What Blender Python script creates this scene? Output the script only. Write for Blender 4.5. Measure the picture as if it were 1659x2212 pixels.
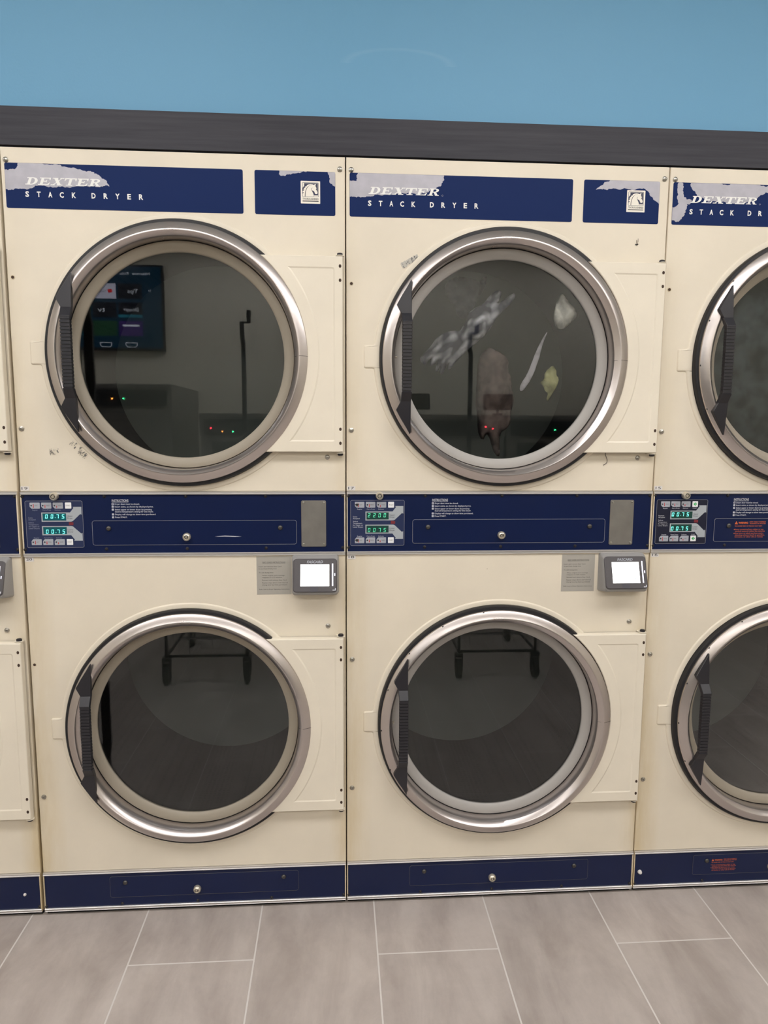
import bpy, bmesh, math, random
from math import sin, cos, pi, sqrt
from mathutils import Vector, Matrix, geometry, noise
random.seed(7)
for o in list(bpy.data.objects): bpy.data.objects.remove(o)
S = bpy.context.scene
COL = S.collection
B = 0.012                      # dryers stand on short feet: their base plane is this high above the floor

# ------------------------------------------------------------------ camera, world, exposure
cam = bpy.data.cameras.new('camera'); co = bpy.data.objects.new('camera', cam); COL.objects.link(co)
cam.sensor_fit = 'VERTICAL'; cam.sensor_height = 36; cam.lens = 1496.596 / 2212 * 36; cam.clip_start = .02
co.matrix_world = Matrix.Translation((-0.020875, -1.749321, 1.284316 + B)) @ Matrix.Rotation(-0.0671303, 4, 'Z') @ Matrix.Rotation(1.4462434, 4, 'X') @ Matrix.Rotation(0.0052907, 4, 'Z')
S.camera = co
W = bpy.data.worlds.new('world'); S.world = W; W.use_nodes = True
W.node_tree.nodes['Background'].inputs[0].default_value = (1, .97, .93, 1)
W.node_tree.nodes['Background'].inputs[1].default_value = .15
S.view_settings.view_transform = 'Standard'; S.view_settings.look = 'None'
S.view_settings.gamma = 1; S.view_settings.use_curve_mapping = False
S.view_settings.exposure = 0.0
LAMP = 8.9                     # strength of the ceiling panels
LIGHTS = [(x, y) for y in (-1.30, -3.55) for x in (-2.4, -.8, .8, 2.4)]

# ------------------------------------------------------------------ materials
def lin(c): return tuple(((v/255)/12.92 if v/255 <= .04045 else ((v/255+.055)/1.055)**2.4) for v in c) + (1,)
def mat(name, col, rough=.5, metal=0, emit=0, aniso=0, spec=.5, coat=0):
    m = bpy.data.materials.new(name); m.use_nodes = True
    b = m.node_tree.nodes['Principled BSDF']
    b.inputs['Base Color'].default_value = lin(col); b.inputs['Roughness'].default_value = rough
    b.inputs['Metallic'].default_value = metal; b.inputs['Specular IOR Level'].default_value = spec
    b.inputs['Coat Weight'].default_value = coat; b.inputs['Coat Roughness'].default_value = .08
    if emit:
        b.inputs['Emission Color'].default_value = lin(col); b.inputs['Emission Strength'].default_value = emit
    if aniso:
        b.inputs['Anisotropic'].default_value = aniso
        t = m.node_tree.nodes.new('ShaderNodeTangent'); t.direction_type = 'RADIAL'; t.axis = 'Y'
        m.node_tree.links.new(t.outputs[0], b.inputs['Tangent'])
    return m
def N(m, t, **kw):
    n = m.node_tree.nodes.new(t)
    for k, v in kw.items():
        if k in n.inputs: n.inputs[k].default_value = v
        else: setattr(n, k, v)
    return n
def L(m, a, b): m.node_tree.links.new(a, b)
def mixc(m, fac, a, b, blend='MIX'):
    n = m.node_tree.nodes.new('ShaderNodeMix'); n.data_type = 'RGBA'; n.blend_type = blend
    for s, v in ((n.inputs[0], fac), (n.inputs[6], a), (n.inputs[7], b)):
        if hasattr(v, 'is_output'): L(m, v, s)
        else: s.default_value = v
    return n.outputs[2]
def ramp(m, src, stops):
    n = m.node_tree.nodes.new('ShaderNodeValToRGB'); L(m, src, n.inputs[0])
    e = n.color_ramp.elements
    while len(e) < len(stops): e.new(.5)
    for k, (p, v) in enumerate(stops):
        e[k].position = p; e[k].color = (v, v, v, 1) if not isinstance(v, tuple) else v
    return n.outputs[0]
def math_(m, op, a, b=None, c=None):
    n = m.node_tree.nodes.new('ShaderNodeMath'); n.operation = op
    for k, v in enumerate((a, b, c)):
        if v is None: continue
        if hasattr(v, 'is_output'): L(m, v, n.inputs[k])
        else: n.inputs[k].default_value = v
    return n.outputs[0]
def bump(m, src, dist, strength=1):
    n = N(m, 'ShaderNodeBump'); n.inputs['Distance'].default_value = dist; n.inputs['Strength'].default_value = strength
    L(m, src, n.inputs['Height']); L(m, n.outputs[0], m.node_tree.nodes['Principled BSDF'].inputs['Normal'])
def speckle(m, amount=.12, scale=6, base=None):
    b = m.node_tree.nodes['Principled BSDF']
    tc = N(m, 'ShaderNodeTexCoord'); nz = N(m, 'ShaderNodeTexNoise', Scale=scale, Detail=6.0)
    L(m, tc.outputs['Object'], nz.inputs['Vector'])
    f = ramp(m, nz.outputs[0], [(.3, 1-amount), (.7, 1.0)])
    L(m, mixc(m, 1.0, base or b.inputs['Base Color'].default_value[:], f, 'MULTIPLY'), b.inputs['Base Color'])

def cream_mat(name, col, stain):
    m = mat(name, col, .38, spec=.4); b = m.node_tree.nodes['Principled BSDF']
    tc = N(m, 'ShaderNodeTexCoord'); oi = N(m, 'ShaderNodeObjectInfo')
    off = N(m, 'ShaderNodeVectorMath', operation='ADD'); L(m, tc.outputs['Object'], off.inputs[0]); L(m, oi.outputs['Location'], off.inputs[1])
    sx = N(m, 'ShaderNodeSeparateXYZ'); L(m, tc.outputs['Object'], sx.inputs[0])
    nz = N(m, 'ShaderNodeTexNoise', Scale=5.0, Detail=8.0, Roughness=.6); L(m, off.outputs[0], nz.inputs['Vector'])
    c0 = mixc(m, ramp(m, nz.outputs[0], [(.35, 0), (.7, 1)]), lin(col), lin(tuple(v*.965 for v in col)))
    # yellowed grime creeping in from the seams
    x = sx.outputs[0]
    el = math_(m, 'SUBTRACT', 1.0, math_(m, 'DIVIDE', x, .07)); er = math_(m, 'SUBTRACT', 1.0, math_(m, 'DIVIDE', math_(m, 'SUBTRACT', .8, x), .05))
    e = math_(m, 'MAXIMUM', math_(m, 'MAXIMUM', el, er), 0.0)
    mp = N(m, 'ShaderNodeMapping'); mp.inputs['Scale'].default_value = (14, 14, 2.5); L(m, off.outputs[0], mp.inputs[0])
    n2 = N(m, 'ShaderNodeTexNoise', Scale=1.0, Detail=7.0, Roughness=.65); L(m, mp.outputs[0], n2.inputs['Vector'])
    low = math_(m, 'SUBTRACT', 1.25, math_(m, 'MULTIPLY', sx.outputs[2], .62))
    f = math_(m, 'MULTIPLY', math_(m, 'MULTIPLY', e, ramp(m, n2.outputs[0], [(.3, 0), (.72, 1)])), math_(m, 'MULTIPLY', low, stain))
    c1 = mixc(m, f, c0, lin((196, 172, 118)))
    # small scattered brown specks
    v = N(m, 'ShaderNodeTexVoronoi', Scale=9.0); L(m, off.outputs[0], v.inputs['Vector'])
    n3 = N(m, 'ShaderNodeTexNoise', Scale=3.0); L(m, off.outputs[0], n3.inputs['Vector'])
    sp = math_(m, 'MULTIPLY', math_(m, 'LESS_THAN', v.outputs['Distance'], .028), math_(m, 'GREATER_THAN', n3.outputs[0], .56))
    c2 = mixc(m, math_(m, 'MULTIPLY', sp, .55), c1, lin((120, 95, 62)))
    L(m, c2, b.inputs['Base Color'])
    n4 = N(m, 'ShaderNodeTexNoise', Scale=420.0, Detail=2.0); L(m, tc.outputs['Object'], n4.inputs['Vector'])
    bump(m, n4.outputs[0], .0002, .35)
    return m
M = {}
M['cream'] = cream_mat('cream_enamel', (231, 221, 202), .8)
M['cream_door'] = cream_mat('cream_enamel_door', (234, 225, 207), .35)
M['navy'] = mat('navy_vinyl', (15, 29, 68), .3, spec=.3, coat=.08); speckle(M['navy'], .1, 7)
M['badge'] = mat('navy_badge', (10, 35, 86), .5, spec=.14)
M['keypad'] = mat('keypad_film', (40, 50, 84), .35, spec=.4)
M['keypad15'] = mat('dark_keypad_film', (28, 31, 50), .35, spec=.4)
M['line'] = mat('bare_metal_edge', (176, 180, 190), .35, .6)
M['patch'] = mat('worn_silver', (176, 174, 182), .42, .3); speckle(M['patch'], .14, 40)
M['chrome'] = mat('trim_chrome', (212, 209, 206), .40, .7)
M['bezel'] = mat('brushed_steel', (200, 192, 188), .34, .92, aniso=.4)
mb = M['bezel']; tcb = N(mb, 'ShaderNodeTexCoord'); nzb = N(mb, 'ShaderNodeTexNoise', Scale=5.0, Detail=3.0, Roughness=.5)
L(mb, tcb.outputs['Object'], nzb.inputs['Vector'])
rb = N(mb, 'ShaderNodeMapRange'); L(mb, nzb.outputs[0], rb.inputs[0]); rb.inputs[3].default_value = .24; rb.inputs[4].default_value = .34
L(mb, rb.outputs[0], mb.node_tree.nodes['Principled BSDF'].inputs['Roughness'])
M['gasket'] = mat('grey_window_gasket', (166, 162, 157), .55)
M['gasket_old'] = mat('yellowed_window_gasket', (152, 143, 128), .55)
M['rubber'] = mat('black_rubber', (26, 25, 28), .55)
M['handle'] = mat('black_plastic', (38, 37, 42), .34, spec=.5)
M['dark'] = mat('gap_shade_dark', (18, 15, 13), .8)
M['hole'] = mat('rust_dark', (62, 44, 32), .8)
M['zinc'] = mat('zinc_screw', (175, 172, 165), .28, 1)
M['lock'] = mat('nickel_lock', (214, 206, 190), .3, .7)
M['blackscrew'] = mat('black_screw', (48, 46, 50), .45, .5)
M['rivet'] = mat('dull_rivet', (92, 90, 88), .4, .8)
M['plate'] = mat('steel_cover', (160, 157, 152), .42, .8); speckle(M['plate'], .18, 25)
M['white'] = mat('white_print', (236, 236, 232), .5)
M['print'] = mat('grey_white_print', (205, 207, 215), .5)
M['lab'] = mat('pale_blue_print', (150, 155, 175), .5)
M['black'] = mat('black_print', (30, 30, 32), .5)
M['greyprint'] = mat('grey_print', (98, 96, 94), .6)
M['silverkey'] = mat('silver_key', (172, 176, 186), .4, .1)
M['arrow'] = mat('arrow_silver', (172, 178, 184), .45, .1)
M['whitekey'] = mat('white_key', (238, 238, 240), .4)
M['red'] = mat('red_print', (190, 60, 55), .5)
M['dullred'] = mat('dull_red', (120, 40, 48), .5)
M['green'] = mat('green_print', (45, 175, 90), .5)
M['orange'] = mat('orange_print', (225, 112, 52), .5)
M['window'] = mat('display_window', (14, 78, 86), .15, emit=.25)
M['window17'] = mat('display_window_green', (32, 62, 56), .15, emit=.25)
M['seg'] = mat('cyan_segments', (120, 255, 240), .5, emit=1.6)
M['seg17'] = mat('green_segments', (100, 225, 180), .5, emit=.6)
M['sticker'] = mat('sticker_white', (222, 218, 214), .5)
M['label'] = mat('silver_label', (183, 179, 170), .4, .25)
M['emblem'] = mat('emblem_cream', (240, 234, 222), .5)
M['emblem_dark'] = mat('emblem_dark', (52, 54, 78), .5)
M['emblem_grey'] = mat('emblem_grey', (150, 148, 148), .5)
M['case'] = mat('reader_case', (150, 148, 146), .42)
M['bez'] = mat('reader_bezel', (76, 72, 75), .35)
M['tab'] = mat('reader_tab', (72, 70, 78), .5)
M['screen'] = mat('lit_screen', (255, 255, 255), .3, emit=1.6)
M['screenblue'] = mat('lit_screen_blue', (60, 90, 255), .3, emit=2)
M['slot'] = mat('slot_light', (235, 235, 255), .3, emit=1.0)
M['drum'] = mat('drum_steel', (44, 40, 37), .6, .2)
M['drumback'] = mat('drum_back', (108, 115, 109), .7, 0)
M['visa'] = mat('screen_print', (190, 200, 225), .4, emit=.7)
# perforated drum: dark round holes
md = M['drum']; tcd = N(md, 'ShaderNodeTexCoord'); vd = N(md, 'ShaderNodeTexVoronoi', Scale=75.0, Randomness=.15); L(md, tcd.outputs['Object'], vd.inputs['Vector'])
L(md, mixc(md, math_(md, 'LESS_THAN', vd.outputs['Distance'], .33), lin((34, 30, 28)), lin((8, 7, 6))), md.node_tree.nodes['Principled BSDF'].inputs['Base Color'])

g = bpy.data.materials.new('tinted_window_glass'); g.use_nodes = True; M['glass'] = g
nt = g.node_tree; nt.nodes.remove(nt.nodes['Principled BSDF'])
tr = nt.nodes.new('ShaderNodeBsdfTransparent'); tr.inputs[0].default_value = (.97, .975, .975, 1)
gl = nt.nodes.new('ShaderNodeBsdfGlossy'); gl.inputs['Roughness'].default_value = .015; gl.inputs[0].default_value = (.95, .97, 1, 1)
fr = nt.nodes.new('ShaderNodeFresnel'); fr.inputs[0].default_value = 1.46
mx = nt.nodes.new('ShaderNodeMixShader')
for a, b in ((fr.outputs[0], mx.inputs[0]), (tr.outputs[0], mx.inputs[1]), (gl.outputs[0], mx.inputs[2]), (mx.outputs[0], nt.nodes['Material Output'].inputs[0])): nt.links.new(a, b)

# ------------------------------------------------------------------ mesh helpers (x right, z up, -y towards the viewer)
class MB:
    def __init__(s): s.v = []; s.f = []; s.m = []; s.mats = []
    def mi(s, m):
        if m not in s.mats: s.mats.append(m)
        return s.mats.index(m)
    def add(s, vs, fs, m):
        k = len(s.v); i = s.mi(m); s.v += [tuple(p) for p in vs]
        for f in fs: s.f.append([a+k for a in f]); s.m.append(i)
    def box(s, x0, x1, y0, y1, z0, z1, m):
        s.add([(x, y, z) for z in (z0, z1) for y in (y0, y1) for x in (x0, x1)],
              [(0, 2, 3, 1), (4, 5, 7, 6), (0, 1, 5, 4), (2, 6, 7, 3), (0, 4, 6, 2), (1, 3, 7, 5)], m)
    def flat(s, p, y, m): s.add([(a, y, b) for a, b in p], [tuple(range(len(p)))], m)
    def slab(s, p, yf, yb, m, bev=0, back=True):
        n = len(p); p = ccw(p); q = inset(p, bev) if bev else p
        vs = [(a, yf, b) for a, b in q]
        rings = [q, p, p] if bev else [q, p]
        ys = [yf, yf+bev, yb] if bev else [yf, yb]
        vs = []; fs = [tuple(range(n))]
        for r, y in zip(rings, ys): vs += [(a, y, b) for a, b in r]
        for k in range(len(rings)-1):
            for i in range(n):
                j = (i+1) % n; fs.append((k*n+i, k*n+n+i, k*n+n+j, k*n+j))
        if back: fs.append(tuple(range(len(rings)*n-1, (len(rings)-1)*n-1, -1)))
        s.add(vs, fs, m)
    def strip(s, loops, m, closed=False):
        # loops: list of equally long closed 3D loops
        n = len(loops[0]); vs = [p for l in loops for p in l]; fs = []
        for k in range(len(loops)-1 + (1 if closed else 0)):
            for i in range(n):
                j = (i+1) % n; a = k*n; b = ((k+1) % len(loops))*n
                fs.append((a+i, a+j, b+j, b+i))
        s.add(vs, fs, m)
    def revolve(s, prof, cx, cz, m, n=128, closed=False, cy=0):
        s.strip([[(cx+r*cos(2*pi*i/n), cy+y, cz+r*sin(2*pi*i/n)) for i in range(n)] for r, y in prof], m, closed)
    def disc(s, cx, cz, r, y, m, n=64): s.flat([(cx+r*cos(2*pi*i/n), cz+r*sin(2*pi*i/n)) for i in range(n)], y, m)
    def dome(s, cx, cz, r, h, y, m, n=20):
        s.revolve([(r, y), (r, y-h*.25), (r*.8, y-h*.75), (r*.45, y-h), (r*.001, y-h)], cx, cz, m, n)
    def tube(s, pts, r, m, n=8, cap=True):
        pts = [Vector(p) for p in pts]; loops = []
        for i, p in enumerate(pts):
            d = (pts[min(i+1, len(pts)-1)] - pts[max(i-1, 0)]).normalized()
            u = d.orthogonal().normalized() if i == 0 else (u - u.dot(d)*d).normalized()
            w = d.cross(u); rr = r[i] if isinstance(r, (list, tuple)) else r
            loops.append([tuple(p + rr*(cos(2*pi*k/n)*u + sin(2*pi*k/n)*w)) for k in range(n)])
        s.strip(loops, m)
        if cap: s.add(loops[0], [tuple(range(n))], m); s.add(loops[-1], [tuple(range(n))], m)
    def text(s, body, x0, x1, z0, cap, y, m, shear=0, bold=0):
        vs, fs = text_geo(body, bold); w = max(v[0] for v in vs) or 1; h0 = CAPH
        sx = (x1-x0)/w; sz = cap/h0
        s.add([(x0 + a*sx + shear*b*sz, y, z0 + b*sz) for a, b in vs], fs, m)
    def mesh(s, name, smooth=35):
        me = bpy.data.meshes.new(name); me.from_pydata(s.v, [], s.f)
        for mm in s.mats: me.materials.append(M[mm] if isinstance(mm, str) else mm)
        me.polygons.foreach_set('material_index', s.m)
        b = bmesh.new(); b.from_mesh(me); bmesh.ops.recalc_face_normals(b, faces=b.faces); b.to_mesh(me); b.free()
        if smooth:
            me.polygons.foreach_set('use_smooth', [True]*len(me.polygons)); me.set_sharp_from_angle(angle=math.radians(smooth))
        me.update(); return me
def area(p): return sum(p[i][0]*p[(i+1) % len(p)][1]-p[(i+1) % len(p)][0]*p[i][1] for i in range(len(p)))/2
def ccw(p): return list(p) if area(p) > 0 else list(reversed(p))
def inset(p, d):
    n = len(p); out = []
    for i in range(n):
        a, b, c = Vector(p[i-1]), Vector(p[i]), Vector(p[(i+1) % n])
        e, f = (b-a).normalized(), (c-b).normalized()
        n1, n2 = Vector((-e.y, e.x)), Vector((-f.y, f.x)); k = 1+n1.dot(n2)
        o = (n1+n2)/max(k, .3); out.append((b.x+o.x*d, b.y+o.y*d))
    return out
def rr(x0, x1, z0, z1, r=.004, n=5):
    p = []
    for cx, cz, a in ((x1-r, z1-r, 0), (x0+r, z1-r, 90), (x0+r, z0+r, 180), (x1-r, z0+r, 270)):
        for k in range(n+1):
            t = math.radians(a+90*k/n); p.append((cx+r*cos(t), cz+r*sin(t)))
    return p
def outline(mb_, p, w, y, m, h=.0006):
    q = inset(ccw(p), w); o = ccw(p)
    mb_.strip([[(a, y+h, b) for a, b in o], [(a, y-h, b) for a, b in o], [(a, y-h, b) for a, b in q], [(a, y+h, b) for a, b in q]], m)
_tc = {}; CAPH = None
def text_geo(body, bold=0):
    k = (body, bold)
    if k in _tc: return _tc[k]
    c = bpy.data.curves.new('lettering_curve', 'FONT'); c.body = body; c.size = 1; c.resolution_u = 2; c.offset = bold
    o = bpy.data.objects.new('lettering_curve', c); COL.objects.link(o)
    dg = bpy.context.evaluated_depsgraph_get(); me = o.evaluated_get(dg).to_mesh()
    vs = [(v.co.x, v.co.y) for v in me.vertices]; fs = [tuple(p.vertices) for p in me.polygons]
    o.evaluated_get(dg).to_mesh_clear(); bpy.data.objects.remove(o); bpy.data.curves.remove(c)
    mx_ = min(v[0] for v in vs) if vs else 0; vs = [(a-mx_, b) for a, b in vs]
    _tc[k] = (vs, fs); return _tc[k]
CAPH = max(v[1] for v in text_geo('H')[0])

def put(name, me, parent=None, loc=(0, 0, 0), label=None, **props):
    o = bpy.data.objects.new(name, me); COL.objects.link(o); o.location = loc
    if parent is not None: o.parent = parent
    if label: o['label'] = label
    for k, v in props.items(): o[k] = v
    return o
def thing(name, loc, label, category, group=None, me=None):
    o = bpy.data.objects.new(name, me); COL.objects.link(o); o.location = loc
    o['label'] = label; o['category'] = category
    if group: o['group'] = group
    return o
CACHE = {}
def cached(key, fn):
    if key not in CACHE: CACHE[key] = fn().mesh(key, 20 if key in ('door_bezel0', 'door_bezel1', 'hinge_plate', 'door_handle') else 35)
    return CACHE[key]

# ------------------------------------------------------------------ the room
def structure(name, mbx, smooth=0):
    o = put(name, mbx.mesh(name, smooth)); o['kind'] = 'structure'; return o
XL, XR, YB, YF, ZC = -3.7, 3.9, -4.2, 1.15, 2.78
M['wall'] = mat('blue_wall_paint', (104, 158, 192), .5, spec=.35)
mw = M['wall']; tw = N(mw, 'ShaderNodeTexCoord'); nw = N(mw, 'ShaderNodeTexNoise', Scale=180.0, Detail=3.0); L(mw, tw.outputs['Object'], nw.inputs['Vector'])
bump(mw, nw.outputs[0], .0006, .35)
# an arc-shaped pale scuff rubbed into the paint
sxw = N(mw, 'ShaderNodeSeparateXYZ'); L(mw, tw.outputs['Object'], sxw.inputs[0])
dx = math_(mw, 'DIVIDE', math_(mw, 'SUBTRACT', sxw.outputs[0], .128), .125); dz = math_(mw, 'DIVIDE', math_(mw, 'SUBTRACT', sxw.outputs[2], 2.135+B), .034)
rad = math_(mw, 'SQRT', math_(mw, 'ADD', math_(mw, 'MULTIPLY', dx, dx), math_(mw, 'MULTIPLY', dz, dz)))
rim = math_(mw, 'MAXIMUM', math_(mw, 'SUBTRACT', 1.0, math_(mw, 'MULTIPLY', math_(mw, 'ABSOLUTE', math_(mw, 'SUBTRACT', rad, 1.0)), 7.0)), 0.0)
nsc = N(mw, 'ShaderNodeTexNoise', Scale=25.0, Detail=4.0); L(mw, tw.outputs['Object'], nsc.inputs['Vector'])
rim = math_(mw, 'MULTIPLY', math_(mw, 'MULTIPLY', rim, math_(mw, 'GREATER_THAN', dz, 0.0)), math_(mw, 'MULTIPLY', nsc.outputs[0], .2))
L(mw, mixc(mw, rim, lin((104, 158, 192)), lin((170, 200, 216))), mw.node_tree.nodes['Principled BSDF'].inputs['Base Color'])
M['wall2'] = mat('beige_wall_paint', (226, 220, 204), .6)
M['ceil'] = mat('ceiling_white', (225, 222, 214), .8)
M['board'] = mat('black_stained_board', (50, 49, 56), .5, spec=.3)
mbd = M['board']; tb = N(mbd, 'ShaderNodeTexCoord'); mpb = N(mbd, 'ShaderNodeMapping'); mpb.inputs['Scale'].default_value = (3, 40, 70); L(mbd, tb.outputs['Object'], mpb.inputs[0])
nb = N(mbd, 'ShaderNodeTexNoise', Scale=1.0, Detail=6.0, Roughness=.6); L(mbd, mpb.outputs[0], nb.inputs['Vector'])
L(mbd, mixc(mbd, ramp(mbd, nb.outputs[0], [(.35, 0), (.7, 1)]), lin((42, 42, 50)), lin((58, 57, 64))), mbd.node_tree.nodes['Principled BSDF'].inputs['Base Color'])
bump(mbd, nb.outputs[0], .0008, .4)
M['tile'] = mat('grey_floor_tile', (170, 160, 152), .42, spec=.4)
mt = M['tile']; tt = N(mt, 'ShaderNodeTexCoord'); st = N(mt, 'ShaderNodeSeparateXYZ'); L(mt, tt.outputs['Object'], st.inputs[0])
cb = N(mt, 'ShaderNodeCombineXYZ'); L(mt, math_(mt, 'ADD', st.outputs[1], .19+6.05), cb.inputs[0]); L(mt, math_(mt, 'ADD', st.outputs[0], .8335+6.048-.0005), cb.inputs[1])
br = N(mt, 'ShaderNodeTexBrick'); br.offset = .5; br.offset_frequency = 2; br.squash = 1
for k, v in (('Scale', 1.0), ('Mortar Size', .0022), ('Mortar Smooth', .15), ('Bias', 0.0), ('Brick Width', .605), ('Row Height', .3024)): br.inputs[k].default_value = v
br.inputs['Color1'].default_value = (.93, .93, .93, 1); br.inputs['Color2'].default_value = (1.05, 1.05, 1.05, 1)
L(mt, cb.outputs[0], br.inputs['Vector'])
mpt = N(mt, 'ShaderNodeMapping'); mpt.inputs['Scale'].default_value = (7, 2.2, 1); L(mt, tt.outputs['Object'], mpt.inputs[0])
n1 = N(mt, 'ShaderNodeTexNoise', Scale=1.3, Detail=8.0, Roughness=.62, Distortion=.4); L(mt, mpt.outputs[0], n1.inputs['Vector'])
n2 = N(mt, 'ShaderNodeTexNoise', Scale=6.0, Detail=7.0, Roughness=.7); L(mt, tt.outputs['Object'], n2.inputs['Vector'])
c1 = mixc(mt, ramp(mt, n1.outputs[0], [(.32, 0), (.62, 1)]), lin((165, 154, 147)), lin((192, 182, 175)))
c2 = mixc(mt, ramp(mt, n2.outputs[0], [(.35, .0), (.75, .35)]), c1, lin((136, 126, 120)))
c3 = mixc(mt, 1.0, c2, br.outputs['Color'], 'MULTIPLY')
c4 = mixc(mt, br.outputs['Fac'], c3, lin((212, 206, 201)))
L(mt, c4, mt.node_tree.nodes['Principled BSDF'].inputs['Base Color'])
bump(mt, math_(mt, 'SUBTRACT', 1.0, br.outputs['Fac']), .0008, .6)

b = MB(); b.box(XL, XR, YB, YF, -.1, 0, 'tile'); structure('floor', b)
b = MB(); b.box(XL, XR, YB, YF, ZC, ZC+.1, 'ceil'); structure('ceiling', b)
b = MB(); b.box(XL, XR, .012, .11, 1.926+B, ZC, 'wall'); b.box(XL, XR, YF-.001, YF+.1, 0, ZC, 'wall2'); structure('wall_back', b)
b = MB(); b.box(XL, XR, YB-.1, YB, 0, ZC, 'wall2'); structure('wall_front', b)
b = MB(); b.box(XL-.1, XL, YB, YF+.1, 0, ZC, 'wall2'); structure('wall_left', b)
b = MB(); b.box(XR, XR+.1, YB, YF+.1, 0, ZC, 'wall2'); structure('wall_right', b)
b = MB(); b.box(XL, XR, -.001, .0115, 1.9235+B, 2.0082+B, 'board'); structure('trim_1', b)

# ceiling light panels
M['diffuser'] = mat('lit_diffuser', (253, 251, 251), .5, emit=LAMP)
def lightmesh():
    b = MB(); b.slab([(-.3, -.6), (.3, -.6), (.3, .6), (-.3, .6)], -.02, 0, 'ceil'); return b
def build_light(x, y, label, k):
    t = thing('ceiling_light', (x, y, ZC), label, 'ceiling light', 'flush panel lights in the ceiling')
    f = MB()
    for x0, x1, y0, y1 in ((-.63, .63, .30, .33), (-.63, .63, -.33, -.30), (-.63, -.60, -.30, .30), (.60, .63, -.30, .30)): f.box(x0, x1, y0, y1, -.025, 0, 'ceil')
    if 'light_frame' not in CACHE: CACHE['light_frame'] = f.mesh('light_frame', 0)
    d = MB(); d.box(-.60, .60, -.30, .30, -.015, -.001, 'diffuser')
    if 'light_diff' not in CACHE: CACHE['light_diff'] = d.mesh('light_diffuser', 0)
    put('frame', CACHE['light_frame'], t); put('diffuser', CACHE['light_diff'], t)
for k, (x, y) in enumerate(LIGHTS):
    build_light(x, y, 'white ceiling panel light %s, %s' % ('over the aisle' if y > -2 else 'over the washers', ['far left end', 'left of the middle', 'right of the middle', 'far right end'][k % 4]), k)

# ------------------------------------------------------------------ dryer pieces, all in dryer coordinates: x 0..0.8 from its left seam
ZU, ZL, DX = 1.449, .503, .400     # window centres
RO = .307
def plateau(cz, side):
    # raised rim pressed into the panel round the door, with a square tab for the latch on its left
    b = MB(); R = .3315; h0, h1, xt, r = -.0255, .0320, -.3560, .006; p = []
    aA = pi - math.asin(h1/R); aB = pi + math.asin(-h0/R); n = 220
    for k in range(n+1):
        a = aB + (2*pi - (aB-aA))*k/n; p.append((DX+R*cos(a), cz+R*sin(a)))
    f = .004
    p[-1] = (DX+R*cos(aA), cz+h1+f); p[0] = (DX+R*cos(aB), cz+h0-f)
    X = DX+R*cos(aA)
    p += [(X-.0012, cz+h1+.0012), (X-f, cz+h1)]
    for q in range(6): t = pi/2+pi/2*q/5; p.append((DX+xt+r+r*cos(t), cz+h1-r+r*sin(t)))
    for q in range(6): t = pi+pi/2*q/5; p.append((DX+xt+r+r*cos(t), cz+h0+r+r*sin(t)))
    X = DX+R*cos(aB); p += [(X-f, cz+h0), (X-.0012, cz+h0-.0012)]
    p = ccw(p); q1 = inset(p, .0010); q2 = inset(p, .0030); q3 = inset(p, .0042)
    ang = [math.atan2(c-cz, a-DX) for a, c in p]
    b.strip([[(a, .001, c) for a, c in p], [(a, -.0010, c) for a, c in q1], [(a, -.0030, c) for a, c in q2], [(a, -.0034, c) for a, c in q3],
             [(DX+.3178*cos(t), -.0034, cz+.3178*sin(t)) for t in ang], [(DX+.3160*cos(t), .002, cz+.3160*sin(t)) for t in ang]], 'cream')
    return b
def front_panel(z0, z1, cz):
    b = MB(); n = 128; R = .312
    x0, x1 = .0012, .7988
    # plate with a round opening: each boundary point on the square is tied to a point on the circle
    inner, outer = [], []
    for i in range(n):
        a = 2*pi*(i+.5)/n; c, s_ = cos(a), sin(a)
        t = min(((x1-DX)/c if c > 0 else (x0-DX)/c), ((z1-cz)/s_ if s_ > 0 else (z0-cz)/s_))
        inner.append((DX+R*c, cz+R*s_)); outer.append([DX+t*c, cz+t*s_])
    for X in (x0, x1):
        for Z in (z0, z1):
            k = min(range(n), key=lambda i: (outer[i][0]-X)**2+(outer[i][1]-Z)**2); outer[k] = [X, Z]
    def cl(p, d): return (min(max(p[0], x0+d), x1-d), min(max(p[1], z0+d), z1-d))
    b.strip([[(p[0], .02, p[1]) for p in outer], [(p[0], .003, p[1]) for p in outer], [(cl(p, .0006)[0], .001, cl(p, .0006)[1]) for p in outer], [(cl(p, .002)[0], 0, cl(p, .002)[1]) for p in outer],
             [(p[0], 0, p[1]) for p in inner], [(p[0], .03, p[1]) for p in inner]], 'cream')
    pl = plateau(cz, 0); b.add(pl.v, pl.f, 'cream')
    return b
def cabinet():
    b = MB()
    b.box(.0016, .006, .02, 1.05, .0, 1.9195, 'cream'); b.box(.794, .7984, .02, 1.05, .0, 1.9195, 'cream')
    b.box(.006, .794, .02, 1.05, 1.915, 1.9195, 'cream'); b.box(.006, .794, 1.045, 1.05, 0, 1.915, 'cream'); b.box(.006, .794, .02, 1.05, 0, .005, 'cream')
    for z0, z1 in ((.9555, 1.118), (0.0, .1095)):      # pale edges either side of the blue strips
        b.box(.0016, .0040, -.003, .02, z0, z1, 'cream'); b.box(.7955, .7984, -.003, .02, z0, z1, 'cream')
    return b
def drum():
    b = MB()
    for cz in (ZU, ZL):
        pass
    return b
def drum_at(cz):
    b = MB(); b.revolve([(.312, .031), (.342, .034), (.342, .60)], DX, cz, 'drum', 96)
    return b
def drumback_at(cz):
    b = MB(); b.revolve([(.342, .60), (.2, .6), (.0005, .6)], DX, cz, 'drumback', 96); return b
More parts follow.
